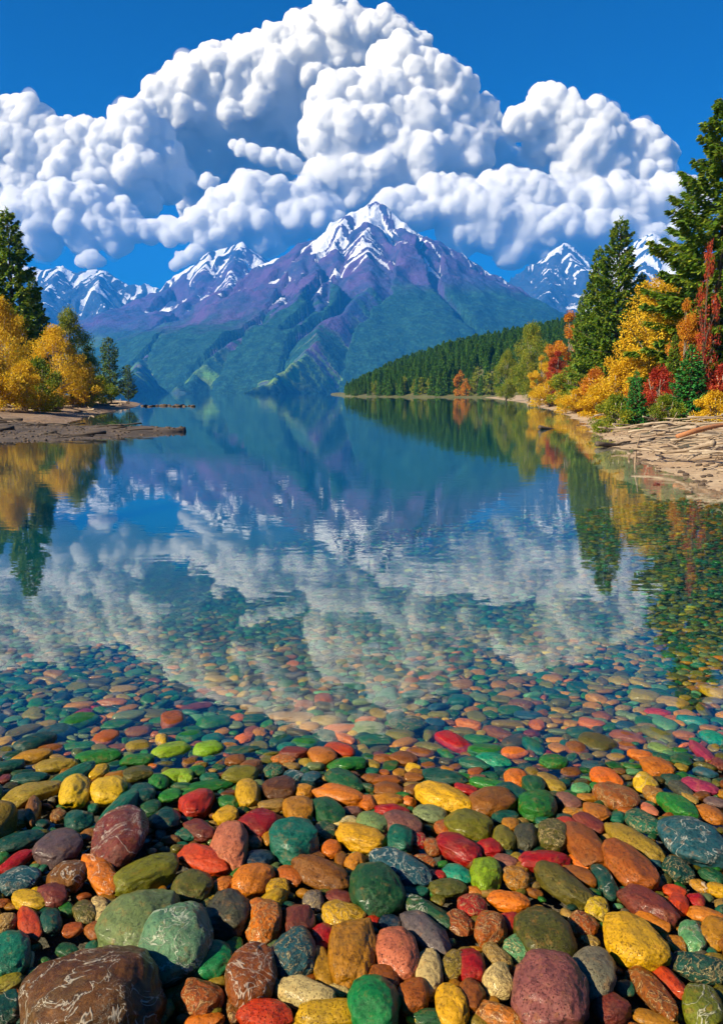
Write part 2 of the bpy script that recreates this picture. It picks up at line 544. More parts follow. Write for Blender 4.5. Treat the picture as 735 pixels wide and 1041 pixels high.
M_MT = mountain_mat('hazy_blue_mountain_rock', 0.635, (.030, .048, .135), (.105, .062, .19), (.025, .052, .14))  # purple rock, its colours blued to add to the haze
M_MT2 = mountain_mat('hazy_blue_far_mountain_rock', 0.70, (.020, .050, .11), (.045, .075, .14), (.020, .055, .12))  # rock colours carry extra distance-haze blue beyond the air volume
main = [
    ([(262, 271, 3900), (285, 258, 3850), (305, 246, 3800), (322, 240, 3800), (332, 230, 3820), (348, 219, 3900), (362, 211, 3950), (378, 205, 4000), (392, 214, 3960), (402, 223, 3920), (425, 237, 3900), (452, 249, 3880), (478, 264, 3900), (505, 279, 3900), (530, 293, 3850), (560, 312, 3700), (600, 335, 3500)], 1.0),
    ([(262, 271, 3900), (240, 296, 3750), (215, 317, 3550), (180, 344, 3250), (150, 364, 2900), (120, 384, 2400), (98, 397, 2150)], 1.0),
    ([(376, 208, 3980), (372, 236, 3700), (371, 262, 3450), (373, 290, 3200), (350, 315, 2950), (330, 330, 2800), (300, 360, 2520), (268, 388, 2250), (250, 398, 2100)], 1.0),
    ([(426, 238, 3870), (434, 265, 3620), (444, 300, 3300), (462, 328, 3020), (488, 360, 2750), (510, 388, 2500)], 1.0),
    ([(322, 241, 3780), (312, 268, 3570), (292, 300, 3300), (258, 334, 2980), (215, 370, 2650), (185, 394, 2450)], 1.0),
    ([(478, 265, 3880), (490, 296, 3600), (510, 326, 3300)], 1.0),
    ([(350, 219, 3880), (345, 250, 3650), (338, 285, 3380), (322, 312, 3100), (300, 335, 2900)], 1.0),
]
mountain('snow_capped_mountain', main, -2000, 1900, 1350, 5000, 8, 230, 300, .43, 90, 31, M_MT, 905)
shoulder = [
    ([(95, 352, 4600), (130, 326, 4800), (165, 299, 4950), (190, 279, 5000), (205, 262, 5050), (214, 256, 5050), (228, 251, 5100), (243, 246, 5100), (254, 256, 5050), (266, 264, 5000), (300, 290, 5000)], 1.0),
    ([(214, 257, 5030), (205, 290, 4700), (180, 325, 4200), (140, 352, 3700), (105, 375, 3200)], 1.0),
    ([(243, 248, 5080), (238, 280, 4700), (232, 310, 4300)], 1.0),
]
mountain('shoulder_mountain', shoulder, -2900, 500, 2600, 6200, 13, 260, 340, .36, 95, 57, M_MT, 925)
farl = [
    ([(-60, 268, 5600), (0, 262, 5600), (25, 270, 5600), (45, 274, 5600), (62, 271, 5600), (76, 277, 5600), (97, 271, 5600), (112, 281, 5600), (128, 288, 5600), (140, 291, 5600), (150, 287, 5640), (165, 294, 5600), (200, 310, 5600)], 1.0),
    ([(97, 272, 5584), (105, 300, 5200), (120, 330, 4720)], 1.0),
    ([(62, 272, 5584), (50, 305, 5120), (40, 340, 4640)], 1.0),
]
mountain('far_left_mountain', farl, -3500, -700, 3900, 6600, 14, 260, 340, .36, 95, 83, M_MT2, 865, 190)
farr = [
    ([(505, 300, 5520), (530, 280, 5560), (548, 262, 5600), (560, 253, 5600), (570, 246, 5600), (580, 252, 5600), (592, 262, 5560), (604, 268, 5560), (622, 262, 5600), (645, 247, 5600), (662, 236, 5600), (672, 243, 5600), (700, 262, 5600), (760, 285, 5600), (830, 300, 5600)], 1.0),
    ([(570, 248, 5584), (562, 280, 5200), (545, 310, 4720)], 1.0),
    ([(570, 248, 5584), (600, 285, 5120), (640, 315, 4640)], 1.0),
    ([(662, 238, 5584), (652, 280, 5120), (660, 320, 4640)], 1.0),
]
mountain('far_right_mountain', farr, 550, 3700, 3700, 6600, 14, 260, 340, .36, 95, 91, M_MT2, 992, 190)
# ------------------------------------------------------------------ cumulus clouds (beyond the haze box)
m, nt, out = mat('cloud_white'); k = NT(nt)
if CLOUD_VOL:
    vs = k.n('ShaderNodeVolumeScatter', {'Color': (1, 1, 1, 1), 'Density': CLOUD_D, 'Anisotropy': 0.2})
    k.link(vs.outputs[0], out.inputs['Volume'])
else:
    geo = k.n('ShaderNodeNewGeometry')
    P = geo.outputs['Position']
    p = k.n('ShaderNodeBsdfPrincipled', {'Base Color': (.97, .97, .97, 1), 'Roughness': 1.0, 'Specular IOR Level': 0.0, 'Subsurface Weight': 1.0,
            'Subsurface Radius': (1, 1, 1), 'Subsurface Scale': 110.0, 'Subsurface Anisotropy': 0.0}, subsurface_method='RANDOM_WALK')
    k.link(p.outputs[0], out.inputs[0])
M_CLOUD = m
m, nt, out = mat('cloud_vapour'); k = NT(nt)
vs = k.n('ShaderNodeVolumeScatter', {'Color': (1, 1, 1, 1), 'Density': .0026, 'Anisotropy': 0.0})
k.link(vs.outputs[0], out.inputs['Volume'])
M_VEIL = m


def cloud(label, D, puffs, seed, base=None, voxel=22, kids=(60, 9)):
    """puffs: (px, py, radius px, extra depth in px) read off the photograph, built as heaped round billows at distance D"""
    r_ = np.random.default_rng(seed)
    s = D / FOC
    C, Rr = [], []
    for px, py, r, dz in puffs:
        c = at_y(px, py, D + dz * s)
        C.append(c); Rr.append(r * s * .92)
        for _ in range(kids[0]):
            v = r_.normal(size=3); v /= np.linalg.norm(v)
            if v[2] < -.35: v[2] *= -.6
            cr = r * s * (.12 + .30 * r_.random() ** 1.8)
            cc = c + v * r * s * .90
            C.append(cc); Rr.append(cr)
            for _ in range(kids[1]):
                w = r_.normal(size=3); w = w / np.linalg.norm(w) + .5 * v; w /= np.linalg.norm(w)
                C.append(cc + w * cr * .85); Rr.append(cr * r_.uniform(.24, .46))
    C = np.array(C); Rr = np.array(Rr)
    zb = CAMZ + at_y(367, base, D)[2] if base else -1e9
    keep = C[:, 2] > zb - .2 * Rr
    C, Rr = C[keep], Rr[keep]
    v2, f2 = ico(2); v1, f1 = ico(1)
    b = Bag()
    for c, r in zip(C, Rr):
        if r < voxel * .7: continue
        vv, ff = (v2, f2) if r > voxel * 2.2 else (v1, f1)
        p = vv * r + c
        if base: p[:, 2] = np.where(p[:, 2] < zb, zb + (p[:, 2] - zb) * .12, p[:, 2])
        b.add(p, ff)
    o = bpy.data.objects.new('tmp', b.mesh('tmp', False)); COL.objects.link(o)
    md = o.modifiers.new('r', 'REMESH'); md.mode = 'VOXEL'; md.voxel_size = voxel; md.use_smooth_shade = True
    ms = o.modifiers.new('s', 'SMOOTH'); ms.iterations = 3; ms.factor = .5
    dg = bpy.context.evaluated_depsgraph_get(); dg.update()
    me = bpy.data.meshes.new_from_object(o.evaluated_get(dg))
    bpy.data.objects.remove(o)
    n = len(me.vertices)
    co = np.empty(n * 3, np.float32); me.vertices.foreach_get('co', co); co = co.reshape(-1, 3).astype(float)
    no = np.empty(n * 3, np.float32); me.vertices.foreach_get('normal', no); no = no.reshape(-1, 3)
    d = np.zeros(n)
    for fr_, am in ((1 / 400., 50), (1 / 150., 34), (1 / 65., 18)):
        d += am * (.55 - np.abs(value3(co * fr_, seed) * 2 - 1))
    co = co + no * d[:, None]
    me.vertices.foreach_set('co', co.astype(np.float32).ravel())
    me.update()
    o = tag(link('cloud', me, M_CLOUD), label, 'cloud', 'cumulus clouds over the lake')
    if len(puffs) > 6:
        # thin torn vapour round the dense core
        big = Rr > 4.5 * voxel
        b = Bag()
        for c, r in zip(C[big], Rr[big]):
            p = v2 * (r * 1.0 + 20) + c
            b.add(p, f2)
        t = bpy.data.objects.new('tmp', b.mesh('tmp', False)); COL.objects.link(t)
        md = t.modifiers.new('r', 'REMESH'); md.mode = 'VOXEL'; md.voxel_size = 42; md.use_smooth_shade = True
        dg = bpy.context.evaluated_depsgraph_get(); dg.update()
        me2 = bpy.data.meshes.new_from_object(t.evaluated_get(dg)); bpy.data.objects.remove(t)
        n = len(me2.vertices)
        co = np.empty(n * 3, np.float32); me2.vertices.foreach_get('co', co); co = co.reshape(-1, 3).astype(float)
        no = np.empty(n * 3, np.float32); me2.vertices.foreach_get('normal', no); no = no.reshape(-1, 3)
        d = 0
        for fr_, am in ((1 / 420., 80), (1 / 190., 65), (1 / 90., 45)):
            d = d + am * (value3(co * fr_, seed + 50) * 2 - 1)
        me2.vertices.foreach_set('co', (co + no * d[:, None]).astype(np.float32).ravel()); me2.update()
        link('vapour_fringe', me2, M_VEIL, o)
    return o


cloud('huge cumulus heap with its highest white top, behind the central tower', 14500, [
    (160, 112, 16, 0), (174, 106, 26, 0), (199, 88, 26, 0), (227, 78, 28, 0), (256, 80, 28, 0), (285, 66, 28, 0), (313, 54, 28, 0), (342, 36, 28, 0),
    (370, 42, 24, 0), (395, 42, 22, 0), (418, 48, 15, 0), (429, 44, 9, 0), (190, 122, 34, 20), (230, 116, 40, 20), (280, 104, 44, 20), (325, 90, 44, 20), (370, 76, 40, 20),
    (215, 152, 36, 50), (262, 146, 38, 50), (305, 136, 40, 50), (350, 126, 40, 50), (180, 160, 30, 60), (235, 186, 26, 90), (205, 190, 20, 90), (185, 178, 24, 90), (270, 180, 24, 80), (200, 208, 18, 90), (488, 128, 20, 90), (498, 152, 24, 90), (515, 172, 22, 90), (540, 172, 20, 90), (470, 170, 24, 90)], 3, 205)
cloud('central cauliflower cumulus tower rising over the snowy peak', 12500, [
    (340, 104, 22, 0), (362, 98, 24, 0), (388, 100, 24, 0), (402, 66, 24, 20), (420, 78, 24, 20), (440, 92, 26, 20), (460, 100, 22, 20), (330, 140, 24, 0), (352, 138, 32, 0),
    (392, 132, 34, 10), (430, 128, 36, 25), (465, 126, 24, 30), (492, 112, 13, 30), (345, 178, 28, 0), (380, 176, 36, 5), (420, 170, 40, 15), (455, 160, 34, 25), (480, 146, 24, 35), (360, 205, 24, 10), (410, 205, 28, 20), (450, 196, 26, 30)], 5, 228)
cloud('cumulus tower with rounded heads nearest the tall right-hand spruce', 12800, [
    (556, 108, 18, 0), (540, 122, 16, 0), (528, 128, 14, 0), (572, 118, 18, 0), (590, 128, 22, 0), (612, 134, 20, 0), (600, 158, 26, 0), (626, 150, 22, 10), (648, 152, 20, 10),
    (664, 164, 18, 10), (680, 158, 8, 10), (575, 146, 22, 10), (550, 152, 15, 20), (620, 182, 30, 10), (655, 188, 26, 15), (590, 186, 26, 15)], 9, 215)
cloud('long low cumulus bank between the snowy peak and the right trees', 11200, [
    (446, 196, 17, 0), (456, 214, 22, 0), (480, 210, 22, 0), (505, 192, 17, 0), (522, 190, 17, 0), (536, 196, 17, 0), (552, 202, 18, 0), (575, 204, 20, 10), (602, 208, 22, 10), (630, 206, 22, 10),
    (655, 212, 22, 10), (680, 202, 22, 15), (700, 215, 24, 15), (500, 230, 28, 0), (535, 235, 28, 0), (570, 238, 28, 0), (610, 238, 26, 5), (470, 240, 20, 5), (645, 240, 24, 10), (685, 240, 24, 15), (520, 258, 18, 0), (555, 258, 16, 0)], 13, 276)
cloud('low bright cumulus resting behind the left ridge of the main peak', 10900, [
    (258, 196, 18, 0), (243, 206, 18, 0), (276, 200, 16, 0), (225, 214, 18, 0), (205, 226, 15, 0), (188, 236, 10, 0), (300, 204, 14, 5), (312, 192, 11, 5), (262, 222, 26, 0), (296, 226, 22, 5), (325, 222, 20, 5), (235, 236, 20, 0),
    (270, 246, 16, 0), (210, 244, 12, 0), (172, 243, 7, 0), (395, 214, 17, 10), (412, 206, 12, 10), (425, 220, 15, 10)], 17, 258)
cloud('broad grey-based cumulus bank at the left over the tall spruce', 12200, [
    (-25, 130, 28, 0), (8, 126, 20, 0), (30, 124, 18, 0), (44, 136, 16, 0), (20, 150, 26, 0), (60, 152, 24, 0), (80, 142, 18, 0), (100, 150, 20, 0), (128, 120, 15, 0), (142, 122, 16, 0), (138, 142, 22, 0), (155, 138, 16, 10), (112, 158, 22, 0), (160, 162, 22, 15),
    (-20, 170, 30, 0), (25, 180, 26, 0), (65, 178, 26, 0), (100, 182, 24, 0), (135, 176, 26, 0), (170, 188, 18, 20), (186, 184, 10, 20), (30, 202, 20, 0), (68, 202, 20, 0), (108, 204, 18, 0), (148, 206, 15, 10), (-10, 204, 20, 0)], 21, 216)
cloud('smaller cumulus under the left bank, just above the far snowy range', 11000, [
    (-15, 228, 24, 0), (18, 222, 20, 0), (44, 212, 20, 0), (68, 206, 18, 0), (92, 208, 19, 0), (40, 232, 20, 0), (72, 228, 20, 0), (102, 226, 18, 0), (122, 222, 15, 0), (136, 234, 13, 0), (112, 240, 14, 0), (152, 238, 12, 0), (170, 236, 12, 0), (85, 244, 16, 0), (10, 246, 18, 0), (45, 248, 16, 0), (120, 248, 12, 0)], 25, 262)
cloud('small stray white puff low over the far left range', 10800, [(94, 264, 8, 0), (104, 266, 6, 0), (84, 266, 5, 0)], 29, 272, 20, (18, 6))
cloud('pair of tiny puffs beside the shoulder mountain summit', 10700, [(184, 264, 8, 0), (194, 260, 7, 0), (178, 270, 6, 0), (200, 256, 5, 0)], 33, 276, 20, (18, 6))
cloud('faint torn wisp floating above the left bank', 12600, [(92, 124, 4, 0), (98, 122, 3, 0), (110, 126, 3, 0), (88, 120, 3, 0)], 37, None, 18, (10, 4))
cloud('ragged puff drifting between the left bank and the central tower', 12000, [(212, 186, 8, 0), (246, 152, 6, 0), (258, 156, 8, 0), (274, 160, 9, 0), (288, 164, 9, 0), (300, 168, 7, 0), (238, 148, 4, 0)], 41, None, 22, (14, 6))
# ------------------------------------------------------------------ foliage materials
def leaf_mat(name, cols, rough=.6, trans=.42):
    """cols: three leaf colours mixed leaf by leaf and in drifts"""
    m, nt, out = mat(name); k = NT(nt)
    geo = k.n('ShaderNodeNewGeometry'); tc = k.n('ShaderNodeTexCoord')
    r = geo.outputs['Random Per Island']
    dr = k.noise(tc.outputs['Object'], .9, 3, .6)
    f = k.math('ADD', k.math('MULTIPLY', r, .55), k.math('MULTIPLY', k.math('SUBTRACT', dr, .28), 1.0))
    rp = k.n('ShaderNodeValToRGB', {'Fac': f})
    cr = rp.color_ramp
    cr.elements[0].position = .15; cr.elements[0].color = (*cols[0], 1)
    cr.elements[1].position = .85; cr.elements[1].color = (*cols[2], 1)
    e = cr.elements.new(.5); e.color = (*cols[1], 1)
    p = k.n('ShaderNodeBsdfPrincipled', {'Base Color': rp.outputs[0], 'Roughness': rough, 'Specular IOR Level': .3})
    t = k.n('ShaderNodeBsdfTranslucent', {'Color': rp.outputs[0]})
    x = k.n('ShaderNodeMixShader', {0: trans, 1: p.outputs[0], 2: t.outputs[0]})
    k.link(x.outputs[0], out.inputs[0])
    return m


def bark_mat(name, c1, c2):
    m, nt, out = mat(name); k = NT(nt)
    tc = k.n('ShaderNodeTexCoord')
    mp = k.n('ShaderNodeMapping', {'Vector': tc.outputs['Object'], 'Scale': (9, 9, 1.6)})
    f = k.noise(mp.outputs[0], 1.5, 5, .7)
    col = k.mix(k.sstep(f, .35, .65), (*c1, 1), (*c2, 1))
    p = k.n('ShaderNodeBsdfPrincipled', {'Base Color': col, 'Roughness': .85, 'Normal': k.bump(f, .03)})
    k.link(p.outputs[0], out.inputs[0])
    return m


L_SPRUCE = leaf_mat('spruce_needles', [(.055, .14, .012), (.14, .25, .02), (.33, .36, .03)], trans=.38)
L_FIR = leaf_mat('young_fir_needles', [(.016, .11, .02), (.035, .21, .035), (.09, .30, .04)], trans=.15)
L_PINE = leaf_mat('pine_needles', [(.03, .08, .02), (.07, .15, .03), (.16, .2, .035)], trans=.15)
L_YELLOW = leaf_mat('yellow_leaves', [(.48, .28, .012), (.70, .45, .016), (.82, .60, .03)])
L_GOLD = leaf_mat('gold_leaves', [(.42, .25, .012), (.68, .44, .016), (.82, .60, .03)])
L_YGREEN = leaf_mat('yellow_green_leaves', [(.08, .17, .015), (.22, .28, .02), (.46, .38, .025)])
L_ORANGE = leaf_mat('orange_leaves', [(.42, .10, .012), (.60, .24, .015), (.65, .40, .02)])
L_RED = leaf_mat('red_leaves', [(.22, .014, .012), (.46, .045, .02), (.56, .16, .03)])
L_GRASS = leaf_mat('dry_yellow_grass', [(.30, .18, .03), (.52, .33, .03), (.30, .30, .04)])
L_WOOD = leaf_mat('wood_conifers', [(.03, .12, .014), (.07, .20, .02), (.18, .28, .03)], trans=.35)
B_SPRUCE = bark_mat('spruce_bark', (.06, .04, .03), (.13, .09, .06))
B_PALE = bark_mat('pale_bark', (.18, .14, .10), (.38, .33, .27))


def blades(base, dirv, length, width, nrm_r, bend=0.25):
    """leaf blades as two-triangle diamonds: arrays base (n,3), dirv (n,3) unit, length (n), width (n)"""
    n = len(base)
    side = np.cross(dirv, nrm_r); side /= np.linalg.norm(side, axis=1)[:, None] + 1e-9
    mid = base + dirv * (length * .45)[:, None]
    nn = np.cross(side, dirv)
    tip = base + dirv * length[:, None] - nn * (length * bend * .3)[:, None]
    V = np.stack([base, mid + side * (width * .5)[:, None], tip, mid - side * (width * .5)[:, None]], 1).reshape(-1, 3)
    i = np.arange(n)[:, None] * 4
    F = np.concatenate([i + np.array([[0, 1, 2]]), i + np.array([[0, 2, 3]])], 0)
    return V, F


def unit(a): return a / (np.linalg.norm(a, axis=1)[:, None] + 1e-9)


def spruce_meshes(h, r, seed, dens=1.0, droop=.35, low=.04, power=.85, bl=.42, ragged=.35):
    g = np.random.default_rng(seed)
    B = []; D = []; Ln = []; Wd = []
    bag = Bag()
    zt = np.linspace(0, 1, 9)
    v, f = tube(np.stack([.04 * h * .1 * np.sin(zt * 3), zt * 0, zt * h * .985], 1), .016 * h * (1 - zt) + .012, 9, .1, seed)
    bag.add(v, f)
    z = low
    az = g.uniform(0, 6.28)
    while z < .985:
        t = (z - low) / (1 - low)
        nb = 4 if t < .8 else 3
        for _ in range(nb):
            az += 2.4 + g.normal() * .3
            L = r * ((1 - t) ** power) * (1 + ragged * (g.random() - .55)) * (1.0 if t > .12 else .75 + 2 * t) + .04 * r
            if g.random() < .06: L *= .6
            rise = (.45 * t - droop * (1 - t)) + g.normal() * .08
            n = 5
            u = np.linspace(0, 1, n)
            px = L * u * math.cos(az); py = L * u * math.sin(az)
            pz = h * z + L * (rise * u + .22 * u * u)
            pts = np.stack([px, py, pz], 1)
            bv, bf = tube(pts, .012 * h * .12 * (1 - u) * (L / r + .3) + .006, 4)
            bag.add(bv, bf)
            m = int(max(8, 62 * dens * (L / r) * (r / 2.2)))
            uu = g.random(m) ** .7
            P = np.stack([np.interp(uu, u, px), np.interp(uu, u, py), np.interp(uu, u, pz)], 1)
            sd = g.choice([-1, 1], m)
            out_ = np.array([math.cos(az), math.sin(az), 0]); lat = np.array([-math.sin(az), math.cos(az), 0])
            tw = (L * .38 * (1.05 - uu) + .10) * g.uniform(.2, 1, m)
            P2 = P + (lat[None] * sd[:, None] * .8 + out_[None] * .55) * tw[:, None]
            P2[:, 2] -= tw * g.uniform(.05, .5, m)
            d = out_[None] * .65 + lat[None] * (sd * g.uniform(.2, .9, m))[:, None]
            d[:, 2] += g.uniform(-.55, .25, m)
            B.append(P2); D.append(unit(d)); Ln.append(bl * g.uniform(.6, 1.25, m) * (.55 + .45 * (1 - t))); Wd.append(bl * .42 * g.uniform(.7, 1.3, m))
        z += (.022 + .010 * g.random()) * (1.15 - .55 * t)
    # leader
    m = 60
    B.append(np.stack([g.normal(size=m) * .03, g.normal(size=m) * .03, h * g.uniform(.93, 1, m)], 1)); D.append(unit(np.stack([g.normal(size=m), g.normal(size=m), np.abs(g.normal(size=m)) * 1.2], 1)))
    Ln.append(np.full(m, bl * .7)); Wd.append(np.full(m, bl * .22))
    B = np.concatenate(B); D = np.concatenate(D); Ln = np.concatenate(Ln); Wd = np.concatenate(Wd)
    nr = unit(np.array([[0, 0, 1.0]]) + g.normal(size=B.shape) * .45)
    V, F = blades(B, D, Ln, Wd, nr)
    return bag.mesh('spruce_trunk'), new_mesh('spruce_crown', V, F, False)


def broad_meshes(h, r, seed, n=9000, leaf=.16, low=.18, egg=1.0, clumps=70, upright=.0, stems=1):
    g = np.random.default_rng(seed)
    bag = Bag()
    C = []
    for i in range(clumps):
        t = g.random()
        zz = low + (1 - low) * t
        rad = r * (math.sin(math.pi * min(1, (.16 + .84 * t)) ** egg) ** .75) * math.sqrt(g.random()) * 1.0
        a = g.uniform(0, 6.28)
        C.append((rad * math.cos(a), rad * math.sin(a), h * zz * (1 - .06 * g.random())))
    C = np.array(C)
    for s in range(stems):
        a = g.uniform(0, 6.28); q = r * .25 * (stems > 1)
        zt = np.linspace(0, 1, 8)
        pts = np.stack([q * math.cos(a) * (.3 + zt) + .05 * r * np.sin(zt * 4 + s), q * math.sin(a) * (.3 + zt) + .05 * r * np.cos(zt * 3 + s), zt * h * .85], 1)
        v, f = tube(pts, .020 * h * (1 - zt) * (1 if stems == 1 else .55) + .012, 7, .1, seed + s)
        bag.add(v, f)
    for c in C[::2]:
        z0 = c[2] * g.uniform(.45, .75)
        u = np.linspace(0, 1, 4)
        pts = np.stack([c[0] * u, c[1] * u, z0 + (c[2] - z0) * u ** .8], 1)
        v, f = tube(pts, .006 * h * (1 - u) + .006, 4)
        bag.add(v, f)
    k = g.integers(0, clumps, n)
    cr = r * g.uniform(.16, .34, clumps)
    d = unit(g.normal(size=(n, 3)))
    rad = cr[k] * g.uniform(.35, 1.05, n)
    P = C[k] + d * rad[:, None] * np.array([1, 1, .85])
    P[:, 2] = np.maximum(P[:, 2], .05)
    dirv = unit(d + g.normal(size=(n, 3)) * .7 + np.array([0, 0, -.2 + upright]))
    V, F = blades(P, dirv, leaf * g.uniform(.6, 1.3, n), leaf * .6 * g.uniform(.7, 1.3, n), unit(g.normal(size=(n, 3)) + np.array([0, 0, .8])))
    return bag.mesh('trunk_and_limbs'), new_mesh('leaf_crown', V, F, False)


def ground_z(x, y):
    return float((right_bank if x > -5 else left_bank)(np.array([x]), np.array([y]))[0])


def plant(name, label, cat, px, y, top, meshes, h0, lm, bm, group=None, rz=0.0, wide=1.0, sink=.05, trunk='trunk', crown='crown'):
    """stands a plant at photograph column px and ground distance y, tall enough to reach photograph row top"""
    g = at_y(px, 400, y)
    z = ground_z(g[0], y) - sink
    hh = at_y(px, top, y)[2] - z
    e = empty(name, (g[0], y, z), rz)
    s = hh / h0
    e.scale = (s * wide, s * wide, s)
    tag(e, label, cat, group)
    link(trunk, meshes[0], bm, e)
    link(crown, meshes[1], lm, e)
    return e


# ------------------------------------------------------------------ trees of the right bank
SP1 = spruce_meshes(14.5, 4.2, 101, 4.2, low=.03, ragged=.45, power=.76)
SP2 = spruce_meshes(13, 2.9, 102, 3.6, low=.03, ragged=.5, power=.75)
SP3 = spruce_meshes(12, 2.5, 103, 3.0, low=.03, ragged=.5, power=.8)
FIR = spruce_meshes(3.0, .85, 104, 3.2, droop=.05, low=.02, bl=.16, power=.9)
PIN = spruce_meshes(7, 1.5, 105, 1.4, droop=-.1, low=.15, bl=.3, ragged=.9, power=.5)
BR1 = broad_meshes(8, 2.4, 111, 26000, .13, .12, 1.0, 90)
BR2 = broad_meshes(7, 1.7, 112, 18000, .13, .10, 1.0, 60)
BR3 = broad_meshes(6, 2.6, 113, 22000, .12, .05, 1.0, 90, .3, 5)
BSH = broad_meshes(1.6, 1.0, 114, 9000, .075, .08, .9, 45, .2, 6)
VIN = broad_meshes(6, 1.5, 115, 3600, .12, .06, 1.0, 64, -.2, 1)
TR = 'trees of the autumn shore'
plant('spruce_tree', 'giant dark spruce rising highest of all the trees, its top against blue sky', 'tree', 722, 38, 97, SP1, 14.5, L_SPRUCE, B_SPRUCE, TR)
plant('spruce_tree', 'spruce at the frame edge crowding the giant spruce from behind', 'tree', 752, 41, 190, SP2, 13, L_SPRUCE, B_SPRUCE, TR, 1.0)
plant('spruce_tree', 'lower olive-lit spruce leaning on the left flank of the giant spruce', 'tree', 690, 41, 248, SP3, 12, L_SPRUCE, B_SPRUCE, TR, 2.2, 1.25)
plant('spruce_tree', 'full dark spruce standing alone against clouds, second tallest on its shore', 'tree', 623, 55, 221, SP2, 13, L_SPRUCE, B_SPRUCE, TR, .4, .92)
plant('spruce_tree', 'slim dark spruce pressed against the second tallest spruce, its spire lower', 'tree', 603, 58, 252, SP3, 12, L_SPRUCE, B_SPRUCE, TR, 4, .8)
plant('spruce_tree', 'short spruce between the second tallest spruce and the yellow birch', 'tree', 646, 57, 278, SP3, 12, L_SPRUCE, B_SPRUCE, TR, 5, .9)
plant('spruce_tree', 'thin pointed spruce above the orange trees at the water bend', 'tree', 588, 76, 300, SP3, 12, L_SPRUCE, B_SPRUCE, TR, .9, .7)
plant('spruce_tree', 'dark half-grown spruce in front of the yellow birch and giant spruce', 'tree', 683, 34, 340, SP3, 12, L_SPRUCE, B_SPRUCE, TR, 3, .75)
plant('young_fir', 'small bright green young fir below the giant spruce', 'fir', 701, 28, 352, FIR, 3, L_FIR, B_SPRUCE, TR, .5, 1.1)
plant('young_fir', 'smallest blue-green young fir at the edge of the driftwood', 'fir', 646, 26, 377, FIR, 3, L_FIR, B_SPRUCE, TR, 2, .8)
plant('birch_tree', 'large bright yellow birch between two dark spruces', 'tree', 662, 40, 284, BR1, 8, L_YELLOW, B_PALE, TR, 0, 1.12)
plant('maple_tree', 'slender loose scarlet maple glowing against the giant dark spruce', 'tree', 712, 34.5, 246, VIN, 6, L_RED, B_SPRUCE, TR, 0, .30)
plant('maple_tree', 'orange-red maple between the yellow birch and the giant spruce', 'tree', 692, 35.5, 306, BR2, 7, L_ORANGE, B_PALE, TR, 1, .6)
plant('maple_tree', 'tall orange tree with reddish top beside the water bend', 'tree', 576, 84, 318, BR2, 7, L_ORANGE, B_PALE, TR, 2, 1.0)
plant('maple_tree', 'yellow-green tree under the thin pointed spruce', 'tree', 596, 66, 345, BR2, 7, L_YGREEN, B_PALE, TR, 3, 1.0)
plant('poplar_tree', 'tall yellow-green poplar where the wooded hill meets the autumn shore', 'tree', 538, 110, 329, BR1, 8, L_YGREEN, B_PALE, TR, 1, .8)
plant('poplar_tree', 'shorter olive poplar nearest the dark wooded hill', 'tree', 515, 128, 356, BR1, 8, L_YGREEN, B_PALE, TR, 2, .8)
plant('poplar_tree', 'small golden poplar at the water in front of the tall poplar', 'tree', 549, 95, 362, BR2, 7, L_YELLOW, B_PALE, TR, 2, 1.1)
plant('maple_tree', 'small scarlet maple at the waterside between orange and green bushes', 'tree', 566, 76, 357, BR2, 7, L_RED, B_PALE, TR, 4, 1.0)
plant('bush', 'round green bush beside the small scarlet waterside maple', 'bush', 584, 62, 372, BSH, 1.6, L_YGREEN, B_PALE, TR, 4, 1.0)
plant('bush', 'crimson bush between the two young firs', 'bush', 668, 29.5, 377, BSH, 1.6, L_RED, B_PALE, TR, 0, .8)
plant('bush', 'golden bush under the short spruce behind the smallest fir', 'bush', 628, 40, 374, BSH, 1.6, L_YELLOW, B_PALE, TR, 1, .9)
plant('bush', 'dark red bush at the frame edge beside the bright young fir', 'bush', 738, 28, 374, BSH, 1.6, L_RED, B_PALE, TR, 2, .9)
plant('bush', 'rusty bush at the foot of the full dark spruce', 'bush', 606, 50, 378, BSH, 1.6, L_ORANGE, B_PALE, TR, 2, .9)
plant('bush', 'lime green bush spilling over the driftwood beside the smallest fir', 'bush', 628, 26.5, 404, BSH, 1.6, L_YGREEN, B_PALE, TR, 3, 1.2)
plant('bush', 'low yellow bush under the bright young fir at the frame edge', 'bush', 728, 25.5, 400, BSH, 1.6, L_YELLOW, B_PALE, TR, 3, 1.3)
plant('bush', 'low yellow bush on the bank below the rusty bush', 'bush', 606, 38, 397, BSH, 1.6, L_YELLOW, B_PALE, TR, 5, 1.4)
plant('bush', 'small yellow bush on the bare bank left of the rusty bush', 'bush', 588, 50, 397, BSH, 1.6, L_YELLOW, B_PALE, TR, 1, 1.5)
plant('bush', 'low olive-green bush between the crimson bush and the bright young fir', 'bush', 676, 26, 404, BSH, 1.6, L_YGREEN, B_PALE, TR, 1, 1.2)
plant('bush', 'tiny orange bush by the water under the tall orange tree', 'bush', 560, 72, 388, BSH, 1.6, L_GOLD, B_PALE, TR, 1, 1.3)

